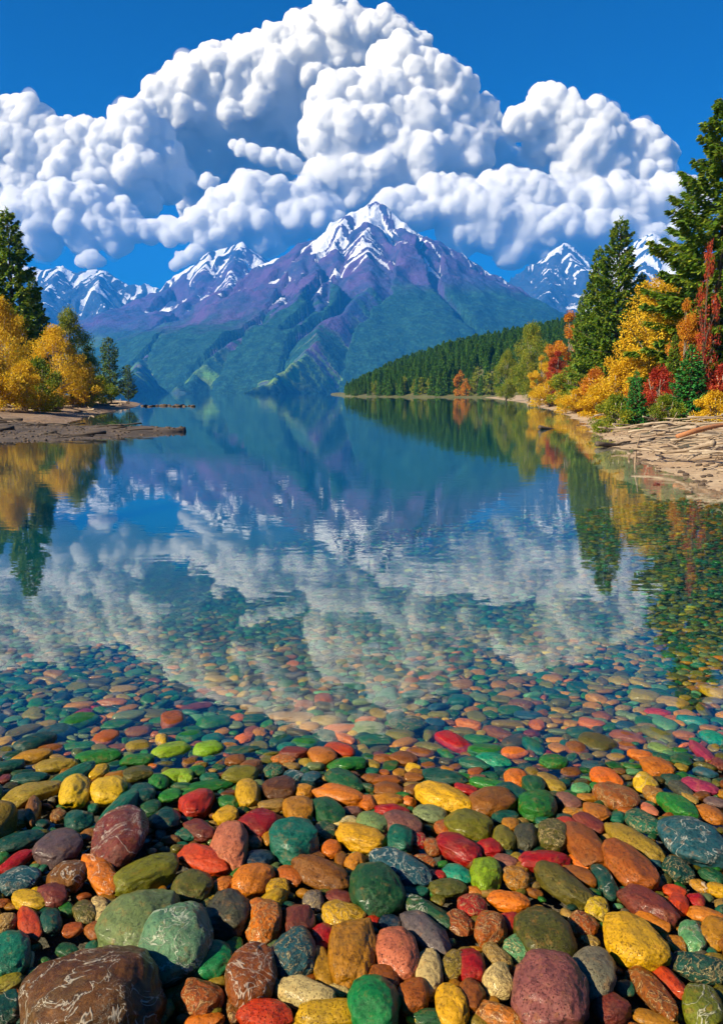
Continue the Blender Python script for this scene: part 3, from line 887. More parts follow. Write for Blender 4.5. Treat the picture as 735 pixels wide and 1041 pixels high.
# ------------------------------------------------------------------ trees of the left bank
TL = 'trees of the left point'
plant('spruce_tree', 'tall lone spruce on the left point above yellow bushes', 'tree', 19, 60, 212, SP2, 13, L_SPRUCE, B_SPRUCE, TL, 2.5, .95)
plant('spruce_tree', 'shorter dark spruce right behind the lone spruce of the left point', 'tree', 40, 66, 280, SP3, 12, L_SPRUCE, B_SPRUCE, TL, 1.5, .8)
plant('spruce_tree', 'spruce cut by the frame edge beside the lone spruce', 'tree', -12, 62, 262, SP3, 12, L_SPRUCE, B_SPRUCE, TL, 1.5, 1.0)
plant('willow_tree', 'golden willow at the frame edge under the lone spruce', 'tree', 6, 48, 306, BR3, 6, L_GOLD, B_PALE, TL, 0, .72)
plant('willow_tree', 'broad yellow willow in the middle of the left point', 'tree', 58, 56, 334, BR3, 6, L_YELLOW, B_PALE, TL, 2, .95)
plant('poplar_tree', 'olive-topped poplar behind the broad yellow willow', 'tree', 74, 66, 314, BR1, 8, L_YGREEN, B_PALE, TL, 2, .75)
plant('poplar_tree', 'brownish green poplar between the yellow willow and the pine', 'tree', 92, 68, 352, BR2, 7, L_YGREEN, B_PALE, TL, 4, 1.0)
plant('pine_tree', 'sparse dark pine near the tip of the left point', 'tree', 113, 78, 343, PIN, 7, L_PINE, B_SPRUCE, TL, 0, .9)
plant('pine_tree', 'smallest pine standing last on the left point', 'tree', 131, 86, 371, PIN, 7, L_PINE, B_SPRUCE, TL, 2, .9)
plant('bush', 'rust-gold bush low beneath the golden willow', 'bush', 24, 44, 372, BSH, 1.6, L_GOLD, B_PALE, TL, 0, 1.1)
plant('bush', 'olive bush between the two willows of the left point', 'bush', 40, 47, 368, BSH, 1.6, L_YGREEN, B_PALE, TL, 1, .8)
plant('bush', 'golden bush at the foot of the brownish green poplar', 'bush', 84, 60, 378, BSH, 1.6, L_GOLD, B_PALE, TL, 2, 1.1)
plant('bush', 'dark gold bush low at the frame edge on the left point', 'bush', -4, 42, 366, BSH, 1.6, L_GOLD, B_PALE, TL, 3, 1.1)
plant('bush', 'small olive bush at the foot of the sparse pine', 'bush', 103, 72, 384, BSH, 1.6, L_YGREEN, B_PALE, TL, 3, 1.2)

# ------------------------------------------------------------------ dry grass of both banks
g = np.random.default_rng(5)
B = []
for n_, fx in ((5200, 1), (1800, -1)):
    for _ in range(n_):
        if fx > 0:
            y = float(g.uniform(20, 100) if g.random() < .6 else g.uniform(20, 42)); d = abs(g.normal()) * 4 + 3.6 + y * .02
            x = float(shore_x(np.array([y]))[0]) + d
            if fbm2(np.array([x * .5]), np.array([y * .3]), 61, 2)[0] < -.05: continue
            z = float(right_bank(np.array([x]), np.array([y]))[0])
        else:
            y = float(g.uniform(40, 95)); x = float(np.interp(y, _ly, _lx)) - (abs(g.normal()) * 4 + 5.5)
            z = float(left_bank(np.array([x]), np.array([y]))[0])
        B.append((x, y, z - .02))
B = np.array(B); B = np.repeat(B, 9, 0); n_ = len(B)
B[:, :2] += g.normal(size=(n_, 2)) * .13
V, F = blades(B, unit(np.stack([g.normal(size=n_) * .5, g.normal(size=n_) * .5, np.full(n_, 1.0)], 1)), g.uniform(.15, .5, n_), g.uniform(.02, .05, n_), unit(g.normal(size=(n_, 3))), .6)
tag(link('dry_grass', new_mesh('dry_grass', V, F, False), L_GRASS), 'dry yellow grass and weeds under the shore trees', 'grass', kind='stuff')

# ------------------------------------------------------------------ wooded hill beyond the right bank
def hill_z(x, y):
    yf = np.interp(x, [-40, -12, -6.5, -3, 20, 45, 90, 330], [900, 460, 320, 285, 250, 218, 200, 190])     # the water's edge faces the camera
    d = (y - yf) * .9
    H = np.interp(x, [-12, -5, 3, 14, 34, 60, 120, 330], [.3, 1.2, 4.0, 9.5, 17, 22, 34, 60])
    z = np.where(d < 0, d * .15, np.minimum(.06 * d + .2, .8) + H * (1 - np.exp(-np.maximum(d - 6, 0) / 45)))
    return z + np.clip(d / 20, 0, 1) * .8 * fbm2(x / 25, y / 25, 71, 3)


xs = np.linspace(-30, 330, 150); ys = np.linspace(185, 700, 160)
X, Y = np.meshgrid(xs, ys)
Z = hill_z(X, Y)
tag(link('wooded_hill', new_mesh('wooded_hill', np.stack([X, Y, np.maximum(Z, -9)], -1).reshape(-1, 3), grid_faces(150, 160)), ground_mat('hill_soil', (.05, .06, .02), (.10, .10, .03), (.20, .13, .06), .1, .2)), kind='structure')
WT = [spruce_meshes(8, 1.5, 200 + i, .30, bl=.8, low=.05, ragged=.5) for i in range(4)]
WB = [broad_meshes(7, 1.9, 210 + i, 700, .55, .06, 1.0, 26) for i in range(2)]
g = np.random.default_rng(9)


def mesh_np(me):
    n = len(me.vertices); co = np.empty(n * 3, np.float32); me.vertices.foreach_get('co', co)
    t = np.empty(len(me.loops), np.int32); me.loops.foreach_get('vertex_index', t)
    return co.reshape(-1, 3), t.reshape(-1, 3)


wn = [mesh_np(a[1]) for a in WT]
bag = Bag(); cnt = 0; tries = 0
pts = []
while cnt < 1900 and tries < 30000:
    tries += 1
    y = g.uniform(205, 430); x = g.uniform(-10, 150)
    if x / y < -.035 or x / y > .36: continue
    z = float(hill_z(np.array([x]), np.array([y]))[0])
    if z < 1.3: continue
    v, f = wn[g.integers(0, 4)]
    s = g.uniform(.5, .9) * min(1, .6 + max(0, x + 8) / 30); a = g.uniform(0, 6.28)
    c, s_ = math.cos(a) * s, math.sin(a) * s
    bag.add(np.stack([v[:, 0] * c - v[:, 1] * s_ + x, v[:, 0] * s_ + v[:, 1] * c + y, v[:, 2] * s + z - .2], 1), f)
    cnt += 1
tag(link('distant_wood', bag.mesh('distant_wood', False), L_WOOD), 'dense dark green conifer wood covering the low hill', 'wood', kind='stuff')
# the first row along the water, tree by tree
WGRP = 'trees at the waterline of the wooded hill'
px = 352.0; i = 0
lab = {'c': 'dark pointed conifer at the waterline of the wooded hill', 'y': 'yellow-green round tree at the waterline of the wooded hill', 'o': 'orange tree at the waterline of the wooded hill'}
while px < 528:
    kind = 'y' if g.random() < .48 and px > 372 else 'c'
    if 464 < px < 476: kind = 'o'
    # walk out from the lake until the hill leaves the water on this sight line
    yy = 205.0
    while yy < 480:
        x = at_y(px, 400, yy)[0]
        if hill_z(np.array([x]), np.array([yy]))[0] > .35: break
        yy += 1
    yy += g.uniform(0, 10)
    x = at_y(px, 400, yy)[0]; z = float(hill_z(np.array([x]), np.array([yy]))[0])
    e = empty('conifer_tree' if kind == 'c' else 'broadleaf_tree', (x, yy, z - .2), g.uniform(0, 6))
    s = g.uniform(.6, 1.15) * min(1, .5 + (px - 350) / 70) * (1.0 if kind == 'c' else .85)
    e.scale = (s * .9, s * .9, s)
    ms = WT[i % 4] if kind == 'c' else WB[i % 2]
    tr = bpy.data.objects.new('trunk', ms[0]); COL.objects.link(tr); tr.parent = e
    cr = bpy.data.objects.new('crown', ms[1]); COL.objects.link(cr); cr.parent = e
    for o_, mm in ((tr, B_SPRUCE), (cr, {'c': L_WOOD, 'y': L_YGREEN, 'o': L_ORANGE}[kind])):
        if not o_.data.materials: o_.data.materials.append(None)
        o_.material_slots[0].link = 'OBJECT'; o_.material_slots[0].material = mm
    tag(e, lab[kind], 'tree', WGRP)
    px += g.uniform(2.2, 4.2); i += 1
for a in WT + WB:
    pass

# ------------------------------------------------------------------ driftwood
def wood_mat(name, c1, c2, c3):
    m, nt, out = mat(name); k = NT(nt)
    tc = k.n('ShaderNodeTexCoord'); oi = k.n('ShaderNodeObjectInfo')
    mp = k.n('ShaderNodeMapping', {'Vector': tc.outputs['Object'], 'Scale': (1.2, 14, 14)})
    f = k.noise(mp.outputs[0], 2, 5, .7)
    col = k.mix(k.sstep(f, .3, .7), (*c1, 1), (*c2, 1))
    col = k.mix(k.math('MULTIPLY', oi.outputs['Random'], .75), col, (*c3, 1))
    p = k.n('ShaderNodeBsdfPrincipled', {'Base Color': col, 'Roughness': .8, 'Normal': k.bump(f, .01)})
    k.link(p.outputs[0], out.inputs[0])
    return m


M_DRIFT = wood_mat('weathered_wood', (.17, .125, .09), (.46, .38, .29), (.20, .13, .08))
M_DRIFT_D = wood_mat('wet_dark_wood', (.03, .025, .02), (.11, .08, .06), (.06, .04, .03))
M_DRIFT_R = wood_mat('reddish_wood', (.28, .10, .04), (.42, .19, .08), (.36, .15, .06))


def stick(name, a, b, r, label, m, group, seed, fork=True):
    g = np.random.default_rng(seed)
    a = np.array(a, float); b = np.array(b, float)
    L = np.linalg.norm(b - a)
    X = (b - a) / L
    rz = math.atan2(X[1], X[0]); ry = -math.asin(max(-1, min(1, X[2])))
    u = np.linspace(0, 1, 8)
    w = L * .075
    pts = np.stack([u * L, w * np.sin(u * 3.1 * g.uniform(.6, 1.6) + g.uniform(0, 3)), w * .5 * np.sin(u * 4 + g.uniform(0, 3))], 1)
    bag = Bag()
    v, f = tube(pts, r * (1 - .6 * u) * (1 + .12 * g.normal(size=8)), 7, .12, seed); bag.add(v, f)
    if fork:
        for _ in range(g.integers(0, 4)):
            t = g.uniform(.3, .85); p = np.array([np.interp(t, u, pts[:, i]) for i in range(3)])
            q = p + np.array([L * g.uniform(.08, .25), L * g.uniform(-.16, .16), abs(g.normal()) * L * .06])
            v, f = tube(np.stack([p, (p + q) / 2 + [0, 0, .01], q]), r * .45 * np.array([1, .8, .4]), 5, .1, seed); bag.add(v, f)
    o = link(name, bag.mesh(name), m, None, tuple(a))
    o.rotation_euler = (0, ry, rz)
    return tag(o, label, 'driftwood', group)


g = np.random.default_rng(77)
GR = 'driftwood tangle on the right shore'
stick('driftwood_log', at_y(690, 468, 15.5) * [1, 1, 0] + [0, 0, .42], at_y(770, 430, 17.5) * [1, 1, 0] + [0, 0, .78], .055, 'thick reddish-brown log slanting up through the driftwood at the frame edge', M_DRIFT_R, GR, 1)
p = at_water(648, 470); stick('driftwood_stake', p + [0, 0, -.12], p + [.02, .05, .56], .02, 'bare upright stake standing in shallow water before the driftwood', M_DRIFT, GR, 2, False)
stick('driftwood_log', at_water(610, 455) + [0, 0, .03], at_water(660, 452) + [.2, .1, .14], .07, 'dark log lying half in the water beside the upright stake', M_DRIFT_D, GR, 3)
stick('driftwood_log', at_water(562, 437) + [0, 0, .03], at_water(618, 431) + [.2, .1, .2], .07, 'dark log reaching into the lake near the round bend', M_DRIFT_D, GR, 4)
n_d = 0
for i in range(4000):
    if n_d >= 185: break
    y = 12 + 22 * g.random() ** 1.2; d = abs(g.normal()) * 2.0 * (y / 16) + .15
    x = float(shore_x(np.array([y]))[0]) + d
    if x / y > .56: continue
    L = g.uniform(.7, 2.3) * (.75 + y / 60); a = g.normal() * .7 + (0.2 if g.random() < .6 else 2.6)
    x2, y2 = x + L * math.cos(a), y + L * .9 * math.sin(a)
    if x2 < float(shore_x(np.array([y2]))[0]) - .3: continue
    z1 = float(right_bank(np.array([x]), np.array([y]))[0]); z2 = float(right_bank(np.array([x2]), np.array([y2]))[0])
    up = g.random() * .30
    r = g.uniform(.012, .030) if g.random() < .85 else g.uniform(.03, .05)
    stick('driftwood_branch', (x, y, max(z1, 0) + r + up), (x2, y2, max(z2, 0) + r + up * .6 + g.random() * .26 - .06), r, 'bleached driftwood branch in the tangle on the right shore', M_DRIFT, GR, 300 + i)
    n_d += 1
for i in range(34):
    y = g.uniform(34, 105); x = float(shore_x(np.array([y]))[0]) + abs(g.normal()) * 1.5 + .3
    L = g.uniform(1.5, 5); a = g.normal() * .3 + .9
    x2, y2 = x + L * math.cos(a) * .6, y + L * math.sin(a)
    z1 = max(0, ground_z(x, y)); z2 = max(0, ground_z(x2, y2))
    stick('driftwood_branch', (x, y, z1 + .08), (x2, y2, z2 + .12), g.uniform(.03, .08), 'pale driftwood log far along the right shore', M_DRIFT, GR, 700 + i)
GL = 'driftwood on the left point'
for i in range(24):
    u = g.uniform(-20, 168); yy = g.uniform(22.0, 31)
    x = (u - 367.5) / 817 * yy
    z1 = ground_z(x, yy)
    if z1 < -.02: continue
    L = g.uniform(.8, 3.0) * (.7 if u > 120 else 1); a = g.normal() * .16 + .12
    x2, y2 = x - L * math.cos(a), yy - L * math.sin(a)
    z2 = max(0, ground_z(x2, y2))
    stick('driftwood_branch', (x, yy, z1 + .05), (x2, y2, z2 + .08), g.uniform(.02, .055), 'dark driftwood branch on the low spit of the left point', M_DRIFT_D, GL, 800 + i)
for i in range(30):
    y = g.uniform(38, 88); x = float(np.interp(y, _ly, _lx)) - abs(g.normal()) * 3 - .4
    L = g.uniform(2, 6); a = g.normal() * .3 + 2.6
    x2, y2 = x + L * math.cos(a), y + L * math.sin(a) * .6
    z1 = max(0, ground_z(x, y)); z2 = max(0, ground_z(x2, y2))
    stick('driftwood_branch', (x, y, z1 + .1), (x2, y2, z2 + .15), g.uniform(.03, .09), 'weathered driftwood log on the sandy bank of the left point', M_DRIFT, GL, 900 + i)

# rocks and twigs
def rock_mesh(seed, n=2):
    v, f = ico(n); q = np.random.default_rng(seed)
    p = v * (1 + .5 * (value3(v * 1.7 + q.uniform(0, 50, 3), seed)[:, None] - .5) + .2 * (value3(v * 5 + q.uniform(0, 50, 3), seed)[:, None] - .5))
    return p * np.array([1, .8, .55])


M_ROCK = ground_mat('shore_rock', (.05, .036, .03), (.12, .08, .055), (.025, .02, .018), 3, .03)
RG = 'dark rocks in the row off the left point'
rm = [new_mesh('rock', rock_mesh(i), ico(2)[1]) for i in range(4)]
for i in range(16):
    px = 146 + i * 3.3 + g.uniform(-1, 1)
    p = at_water(px, 413 + g.uniform(-.6, .6))
    o = link('shore_rock', rm[i % 4], M_ROCK, None, (p[0], p[1], .02)); s = g.uniform(.16, .34); o.scale = (s * 1.4, s, s); o.rotation_euler = (0, 0, g.uniform(0, 6))
    tag(o, 'small dark rock in the row of stones off the left point', 'rock', RG)
bag = Bag()
for i in range(500):
    u = g.uniform(-40, 190); y = g.uniform(21, 32); x = (u - 367.5) / 817 * y
    z = ground_z(x, y)
    if z < -.07 or z > .16: continue
    s = g.uniform(.02, .06)
    bag.add(rock_mesh(i, 1) * s + [x, y, z + s * .2], ico(1)[1])
for i in range(700):
    y = g.uniform(8, 34); x = float(shore_x(np.array([y]))[0]) + g.normal() * .8
    z = ground_z(x, y); s = .012 + .06 * g.random() ** 3
    bag.add(rock_mesh(i, 1) * s + [x, y, z + s * .2], ico(1)[1])
tag(link('shore_rubble', bag.mesh('shore_rubble'), M_ROCK), 'dark stone rubble along the low spit and right waterline', 'rubble', kind='stuff')
# ------------------------------------------------------------------ pebbles
PAL = {
    'teal': (.02, .15, .13), 'dark teal': (.012, .075, .08), 'green': (.03, .17, .04), 'dark green': (.018, .09, .045), 'olive': (.16, .16, .02), 'dark olive': (.09, .09, .02), 'yellow': (.66, .44, .02),
    'ochre': (.46, .23, .025), 'orange': (.62, .21, .012), 'red': (.44, .06, .03), 'crimson': (.34, .035, .03), 'maroon': (.17, .045, .04), 'mauve': (.22, .10, .11), 'slate purple': (.13, .10, .14),
    'navy': (.014, .035, .09), 'blue': (.03, .10, .17), 'brown': (.24, .10, .022), 'dark brown': (.11, .048, .014), 'tan': (.38, .26, .10), 'pink': (.50, .19, .15), 'salmon': (.50, .20, .06), 'cream': (.66, .56, .36),
    'pale teal': (.12, .27, .21), 'lime green': (.26, .46, .05), 'grey': (.19, .18, .19), 'sage green': (.17, .25, .14), 'emerald': (.02, .23, .10), 'rust': (.38, .12, .015), 'charcoal': (.06, .065, .055), 'khaki': (.32, .24, .05), 'mint green': (.12, .33, .21),
    'red-brown': (.27, .095, .022), 'orange-red': (.55, .10, .02), 'magenta': (.30, .05, .13), 'bright teal': (.03, .27, .27)}


PAL = {n_: tuple(max(.004, (max(c_) - (max(c_) - q) * 1.10) * w_) for q, w_ in zip(c_, (.92, .84, .54))) for n_, c_ in PAL.items()}


def stone_mat(kind, shared=False):
    m, nt, out = mat('pebble_' + kind); k = NT(nt)
    tc = k.n('ShaderNodeTexCoord'); oi = k.n('ShaderNodeObjectInfo'); geo = k.n('ShaderNodeNewGeometry')
    if shared:
        P = geo.outputs['Position']
        base = k.n('ShaderNodeAttribute', attribute_name='tint').outputs['Color']
        rv = geo.outputs['Random Per Island']
    else:
        off = k.math('MULTIPLY', oi.outputs['Random'], 37.0)
        P = k.n('ShaderNodeVectorMath', {0: tc.outputs['Object'], 1: off}, operation='ADD').outputs[0]
        base = oi.outputs['Color']
        rv = oi.outputs['Random']
    big = k.noise(P, 13, 4, .6, .6)
    mid = k.noise(P, 42, 6, .72, .3)
    fine = k.noise(P, 150, 6, .78)
    dark = k.mix(1.0, base, (.22, .19, .20, 1), 'MULTIPLY')
    lite = k.mix(.22, base, (.75, .48, .10, 1))
    warm = k.mix(.60, base, (.26, .11, .02, 1))
    cool = k.mix(.25, base, (.03, .06, .03, 1))
    col = k.mix(k.math('MULTIPLY', k.sstep(big, .48, .66), .75), base, cool)
    col = k.mix(k.math('MULTIPLY', k.sstep(mid, .52, .68), .65), col, warm)
    col = k.mix(k.math('MULTIPLY', k.sstep(mid, .47, .33), .70), col, dark)
    col = k.mix(k.math('MULTIPLY', k.sstep(fine, .55, .72), .55), col, lite)
    col = k.mix(k.math('MULTIPLY', k.sstep(fine, .49, .36), .85), col, dark)
    h = k.math('ADD', k.math('MULTIPLY', fine, .55), k.math('MULTIPLY', mid, 1.1))
    if kind == 'speckled':
        v = k.n('ShaderNodeTexVoronoi', {'Vector': P, 'Scale': 210, 'Randomness': 1.0}, feature='F1')
        sp = k.sstep(v.outputs['Distance'], .34, .2)
        pick = k.math('GREATER_THAN', k.n('ShaderNodeSeparateColor', {'Color': v.outputs['Color']}).outputs[0], .5)
        sp = k.math('MULTIPLY', sp, pick)
        col = k.mix(k.math('MULTIPLY', sp, .75), col, dark)
        h = k.math('SUBTRACT', h, k.math('MULTIPLY', sp, 1.1))
    if kind == 'veined':
        w = k.noise(P, 11, 4, .6, 1.2); w2 = k.noise(P, 30, 3, .55, 2.2); gate = k.noise(P, 8, 2, .5)
        l1 = k.sstep(k.math('ABSOLUTE', k.math('SUBTRACT', w, .5)), .020, .006)
        l2 = k.math('MULTIPLY', k.sstep(k.math('ABSOLUTE', k.math('SUBTRACT', w2, .5)), .020, .006), k.sstep(gate, .48, .62))
        l = k.math('MAXIMUM', l1, l2)
        col = k.mix(k.math('MULTIPLY', l, .46), col, k.mix(.35, (.78, .74, .62, 1), base))
        h = k.math('ADD', h, k.math('MULTIPLY', l, .7))
    if kind == 'mottled':
        w = k.noise(P, 34, 4, .6, 2.5)
        s_ = k.sstep(w, .49, .53)
        l = k.sstep(k.math('ABSOLUTE', k.math('SUBTRACT', w, .57)), .030, .008)
        col = k.mix(k.math('MULTIPLY', s_, .75), col, dark)
        col = k.mix(k.math('MULTIPLY', l, .7), col, k.mix(.55, base, (.72, .52, .22, 1)))
        h = k.math('ADD', h, k.math('MULTIPLY', w, 1.6))
    nb = k.bump(h, .0045, .9)
    ro = k.math('ADD', .16, k.math('MULTIPLY', mid, .36))
    p = k.n('ShaderNodeBsdfPrincipled', {'Base Color': col, 'Roughness': ro, 'Specular IOR Level': .22, 'Normal': nb, 'Coat Weight': .13, 'Coat Roughness': .09, 'Coat Normal': k.bump(mid, .004, .5)})
    k.link(p.outputs[0], out.inputs[0])
    return m


SM = {'p': stone_mat('smooth'), 's': stone_mat('speckled'), 'v': stone_mat('veined'), 'm': stone_mat('mottled')}
TEXW = {'p': 'smooth', 's': 'pitted', 'v': 'pale-veined', 'm': 'mottled'}

# tile origin -> rows of: x y w h tilt colour texture [! landmark phrase]   (tile units: 3.973 per photo pixel; tilt = degrees clockwise)
TILES = {}
TILES[(0, 910)] = '''
380 425 545 470 0 dark brown v !largest dark brown stone with its web of pale cracks
560 110 320 290 -15 sage green p !big sage green slab behind the largest brown stone
711 187 290 345 0 pale teal v !round pale-veined teal stone beside the big sage slab
48 240 145 200 0 teal p !smooth teal boulder at the frame edge left of the largest stone
122 120 80 170 -20 orange-red p !upright orange-red splinter behind the smooth teal boulder
205 110 90 115 10 dark teal p
120 25 140 90 25 yellow p
20 112 95 80 0 tan m
345 70 85 120 -40 dark olive m
402 60 72 115 -12 cream m
215 5 135 110 15 maroon p
297 142 85 60 0 rust p
392 145 85 75 20 red-brown p
30 465 110 160 20 dark teal v
72 415 45 75 -10 orange p
118 262 42 80 15 cream p
30 360 125 80 -5 khaki p
100 505 110 55 5 dark teal p
'''
TILES[(184, 910)] = '''
105 272 205 155 0 emerald p !smooth emerald stone right of the pale-veined teal stone
195 80 190 200 0 charcoal s !dark speckled stone behind the smooth emerald stone
335 115 155 205 5 orange m !upright crinkled orange block behind the red-brown pear
480 108 125 140 35 maroon p
215 220 80 100 -10 green p
285 322 205 265 0 red-brown v !large red-brown pear-shaped stone
455 240 175 225 -10 blue m !blue and black mottled stone right of the red-brown pear
575 170 100 110 20 crimson p
575 290 95 180 -22 ochre p
692 222 195 290 0 ochre s !large golden-brown pitted stone standing upright
652 85 180 115 10 yellow m
505 402 260 130 18 cream s !white and black speckled stone lying flat
338 492 230 140 5 orange-red s !orange-red stone cut by the lower edge
605 485 280 140 0 yellow s !yellow pitted stone cut by the lower edge
75 410 195 165 15 rust m !crinkled rust stone between the largest stone and the red-brown pear
105 472 115 65 10 olive p
95 508 160 60 0 orange p
213 462 55 120 -10 brown m
640 385 90 55 10 cream m
375 15 115 90 -25 yellow p
640 12 125 65 5 maroon p
535 30 85 95 -15 grey m
'''
TILES[(368, 910)] = '''
145 240 180 230 -25 pink s !pinkish tan pitted wedge
48 452 215 250 30 emerald p !large emerald stone cut by the lower edge
262 150 240 135 35 slate purple p !purple-grey slab behind the pinkish wedge
268 318 118 205 5 cream p !white egg-shaped stone with an orange stain
80 352 135 145 10 red-brown s
205 412 130 165 0 rust s
362 450 130 185 -18 yellow p !upright yellow stone below the white egg
440 405 115 155 -15 red-brown p
442 285 110 150 -20 crimson p
370 285 100 135 25 khaki m
545 250 130 95 35 tan m
552 345 132 155 0 cream m !round white and brown marbled stone
760 405 295 350 0 mauve s !large mauve pitted stone cut by the lower edge
570 492 215 115 12 salmon m !orange and white striped stone at the lower edge
640 215 135 115 -5 mint green m !green marbled stone above the large mauve stone
520 145 130 160 0 rust m
392 115 125 95 15 red-brown m
597 112 80 95 20 red p
735 165 235 225 20 dark olive s !big olive-brown stone behind the green marbled stone
265 68 230 90 25 dark green v
60 -20 220 210 20 dark green s !large dark green stone above the purple-grey slab
590 28 170 85 0 orange p !bright orange oval in the middle of the heap
445 45 120 115 0 red m
48 110 65 60 0 red p
118 118 95 80 10 navy p
275 497 145 75 0 dark green s
208 502 60 45 0 yellow p
'''
TILES[(550, 910)] = '''
366 186 265 225 22 yellow s !large golden yellow speckled stone
200 322 192 228 -5 grey s !round slate grey stone left of the golden yellow stone
500 336 195 88 27 orange-red p !flat bright red oval by the golden yellow stone
648 295 230 130 -3 dark teal m
607 168 95 145 -25 mint green v
703 155 115 140 -10 ochre p
668 85 150 75 0 salmon p
545 203 82 80 20 ochre v
652 455 150 215 -28 olive v !olive stone scribbled with white lines at the lower right
455 400 235 110 38 red-brown m
282 466 150 130 -20 maroon p
460 507 190 60 4 ochre p
165 122 128 110 -5 rust m
195 185 85 55 15 tan m
430 45 230 130 20 maroon s !maroon speckled stone above the golden yellow stone
450 112 140 80 15 salmon p
512 262 85 70 20 navy p
552 40 85 95 -20 orange-red p
625 22 70 70 10 crimson p
225 55 95 105 -25 yellow m
722 400 55 80 0 olive p
75 514 65 25 0 cream s
'''
TILES[(0, 780)] = '''
138 105 235 95 -8 khaki p !broad flat khaki stone at the left waterline
305 100 118 150 25 yellow p !upright olive-yellow stone beside the twin yellow stones
440 95 145 125 0 yellow p !plump yellow stone right of its olive-yellow twin
400 18 85 60 -25 yellow p
135 185 62 155 8 brown p
322 215 112 95 0 dark teal p
490 285 205 265 35 maroon v !large maroon stone with a fretwork of pale veins
240 328 200 145 -5 slate purple p !slate purple stone left of the veined maroon stone
592 435 275 140 -10 olive p !smooth olive stone behind the big sage slab
405 430 105 215 -32 orange v !rusty orange slab with pale scratches
272 445 155 135 0 brown v
72 382 145 65 -20 crimson p
80 460 165 115 0 blue v
75 305 195 90 -5 dark teal p
490 165 215 85 -38 teal p
668 215 125 100 0 dark teal p
360 275 65 60 0 brown p
72 215 120 80 -10 ochre m
238 195 65 65 0 brown m
640 65 82 78 0 green p
700 35 110 62 -5 lime green p
690 115 95 52 0 green p
290 42 205 78 -22 teal p
120 45 140 50 5 dark teal p
560 25 115 62 0 dark olive p
612 165 80 65 0 dark green p
22 48 55 42 0 maroon p
22 165 70 42 -15 crimson p
12 370 60 55 0 green p
575 110 105 85 10 dark teal p
'''
TILES[(184, 780)] = '''
60 145 140 115 -15 red p !crimson-red stone beside the veined maroon stone
272 110 100 120 -20 yellow s !pale yellow speckled lump near the waterline
195 142 95 58 15 green p
185 197 108 78 5 yellow s
315 230 175 120 -5 crimson s !crimson block right below the pale yellow lump
395 90 145 95 0 dark brown p
478 178 130 115 15 ochre s
497 97 88 65 0 ochre p
645 115 215 80 12 orange p !long orange bar near the waterline
588 180 145 100 30 dark green p
455 298 200 170 15 teal p !broad teal stone with a blunt snout
195 320 150 200 20 pink s !rose pink pitted stone above the long orange-red one
92 375 225 110 22 orange-red p !long orange-red stone in front of the pink stone
318 372 125 75 5 navy p
290 455 165 130 -5 orange s !rough orange stone behind the dark speckled stone
565 430 245 125 22 brown s !long brown stone sloping down in front of the broad teal stone
725 285 205 105 12 yellow s !pale yellow oval right of the broad teal stone
605 330 85 72 5 orange p
702 385 85 82 0 ochre p
645 378 50 80 0 brown p
75 255 135 85 25 maroon p
28 275 105 50 5 teal p
295 300 68 65 25 pink p
358 268 62 105 15 ochre p
48 490 165 140 0 dark olive p
535 350 105 60 20 brown p
370 155 115 58 0 tan p
110 77 205 42 -3 green p
240 32 145 72 0 olive p
455 35 82 48 0 blue v
527 43 78 50 0 blue p
660 55 155 85 25 dark green p
18 40 65 62 15 lime green p
62 18 75 48 0 green p
690 180 88 42 0 mauve p
665 225 102 55 -10 cream v
170 482 105 75 -10 salmon s
440 395 52 42 0 teal p
392 490 95 85 0 yellow m
445 440 115 75 25 rust p
375 15 85 55 0 teal m
578 262 95 85 15 dark green m
'''
TILES[(368, 780)] = '''
328 125 235 105 15 yellow s !large olive-yellow slab near the waterline
425 235 202 122 5 olive p !olive green dome in front of the olive-yellow slab
525 142 190 120 -12 brown p !glossy brown dome beside the olive-yellow slab
610 112 150 85 20 dark teal p
708 152 150 130 0 green p !round green stone right of the glossy brown dome
335 40 185 65 3 dark teal p
415 90 98 50 10 crimson p
520 72 175 52 8 green p
105 90 122 62 0 brown p
98 132 135 58 -3 ochre p
120 175 140 55 5 crimson p
275 192 135 78 5 sage green s
165 232 165 105 15 mauve s
155 292 105 115 -40 teal p
395 332 200 105 18 crimson s !long crimson stone below the olive green dome
515 330 112 82 0 crimson p
500 430 125 155 -18 lime green s !bright lime green stone amid crimson ones
152 408 260 125 24 blue v !large blue-black stone with white flecks
385 432 118 75 22 bright teal p
575 292 95 112 -25 olive s
660 285 95 120 -10 charcoal s !charcoal speckled stone right of the olive green dome
737 380 205 92 -8 crimson p !smooth crimson stone right of the bright lime green stone
580 385 105 62 5 mauve p
620 452 112 92 15 ochre m
345 490 150 78 -3 dark olive p
160 360 118 45 15 ochre p
250 382 95 55 10 rust m
310 440 65 48 0 crimson p
205 502 125 50 0 teal v
42 228 125 92 15 sage green s
25 145 70 68 15 orange p
335 250 95 62 15 rust m
225 297 72 62 10 crimson m
290 322 80 75 35 red-brown m
460 500 85 42 0 salmon p
620 45 95 78 10 orange p
690 75 95 78 5 dark green p
100 55 125 42 0 red-brown p
195 95 72 52 0 brown p
40 45 95 42 0 brown p
210 42 80 38 0 brown p
470 48 70 36 0 mauve p
600 232 72 62 0 ochre p
578 205 105 58 -10 dark teal p
'''
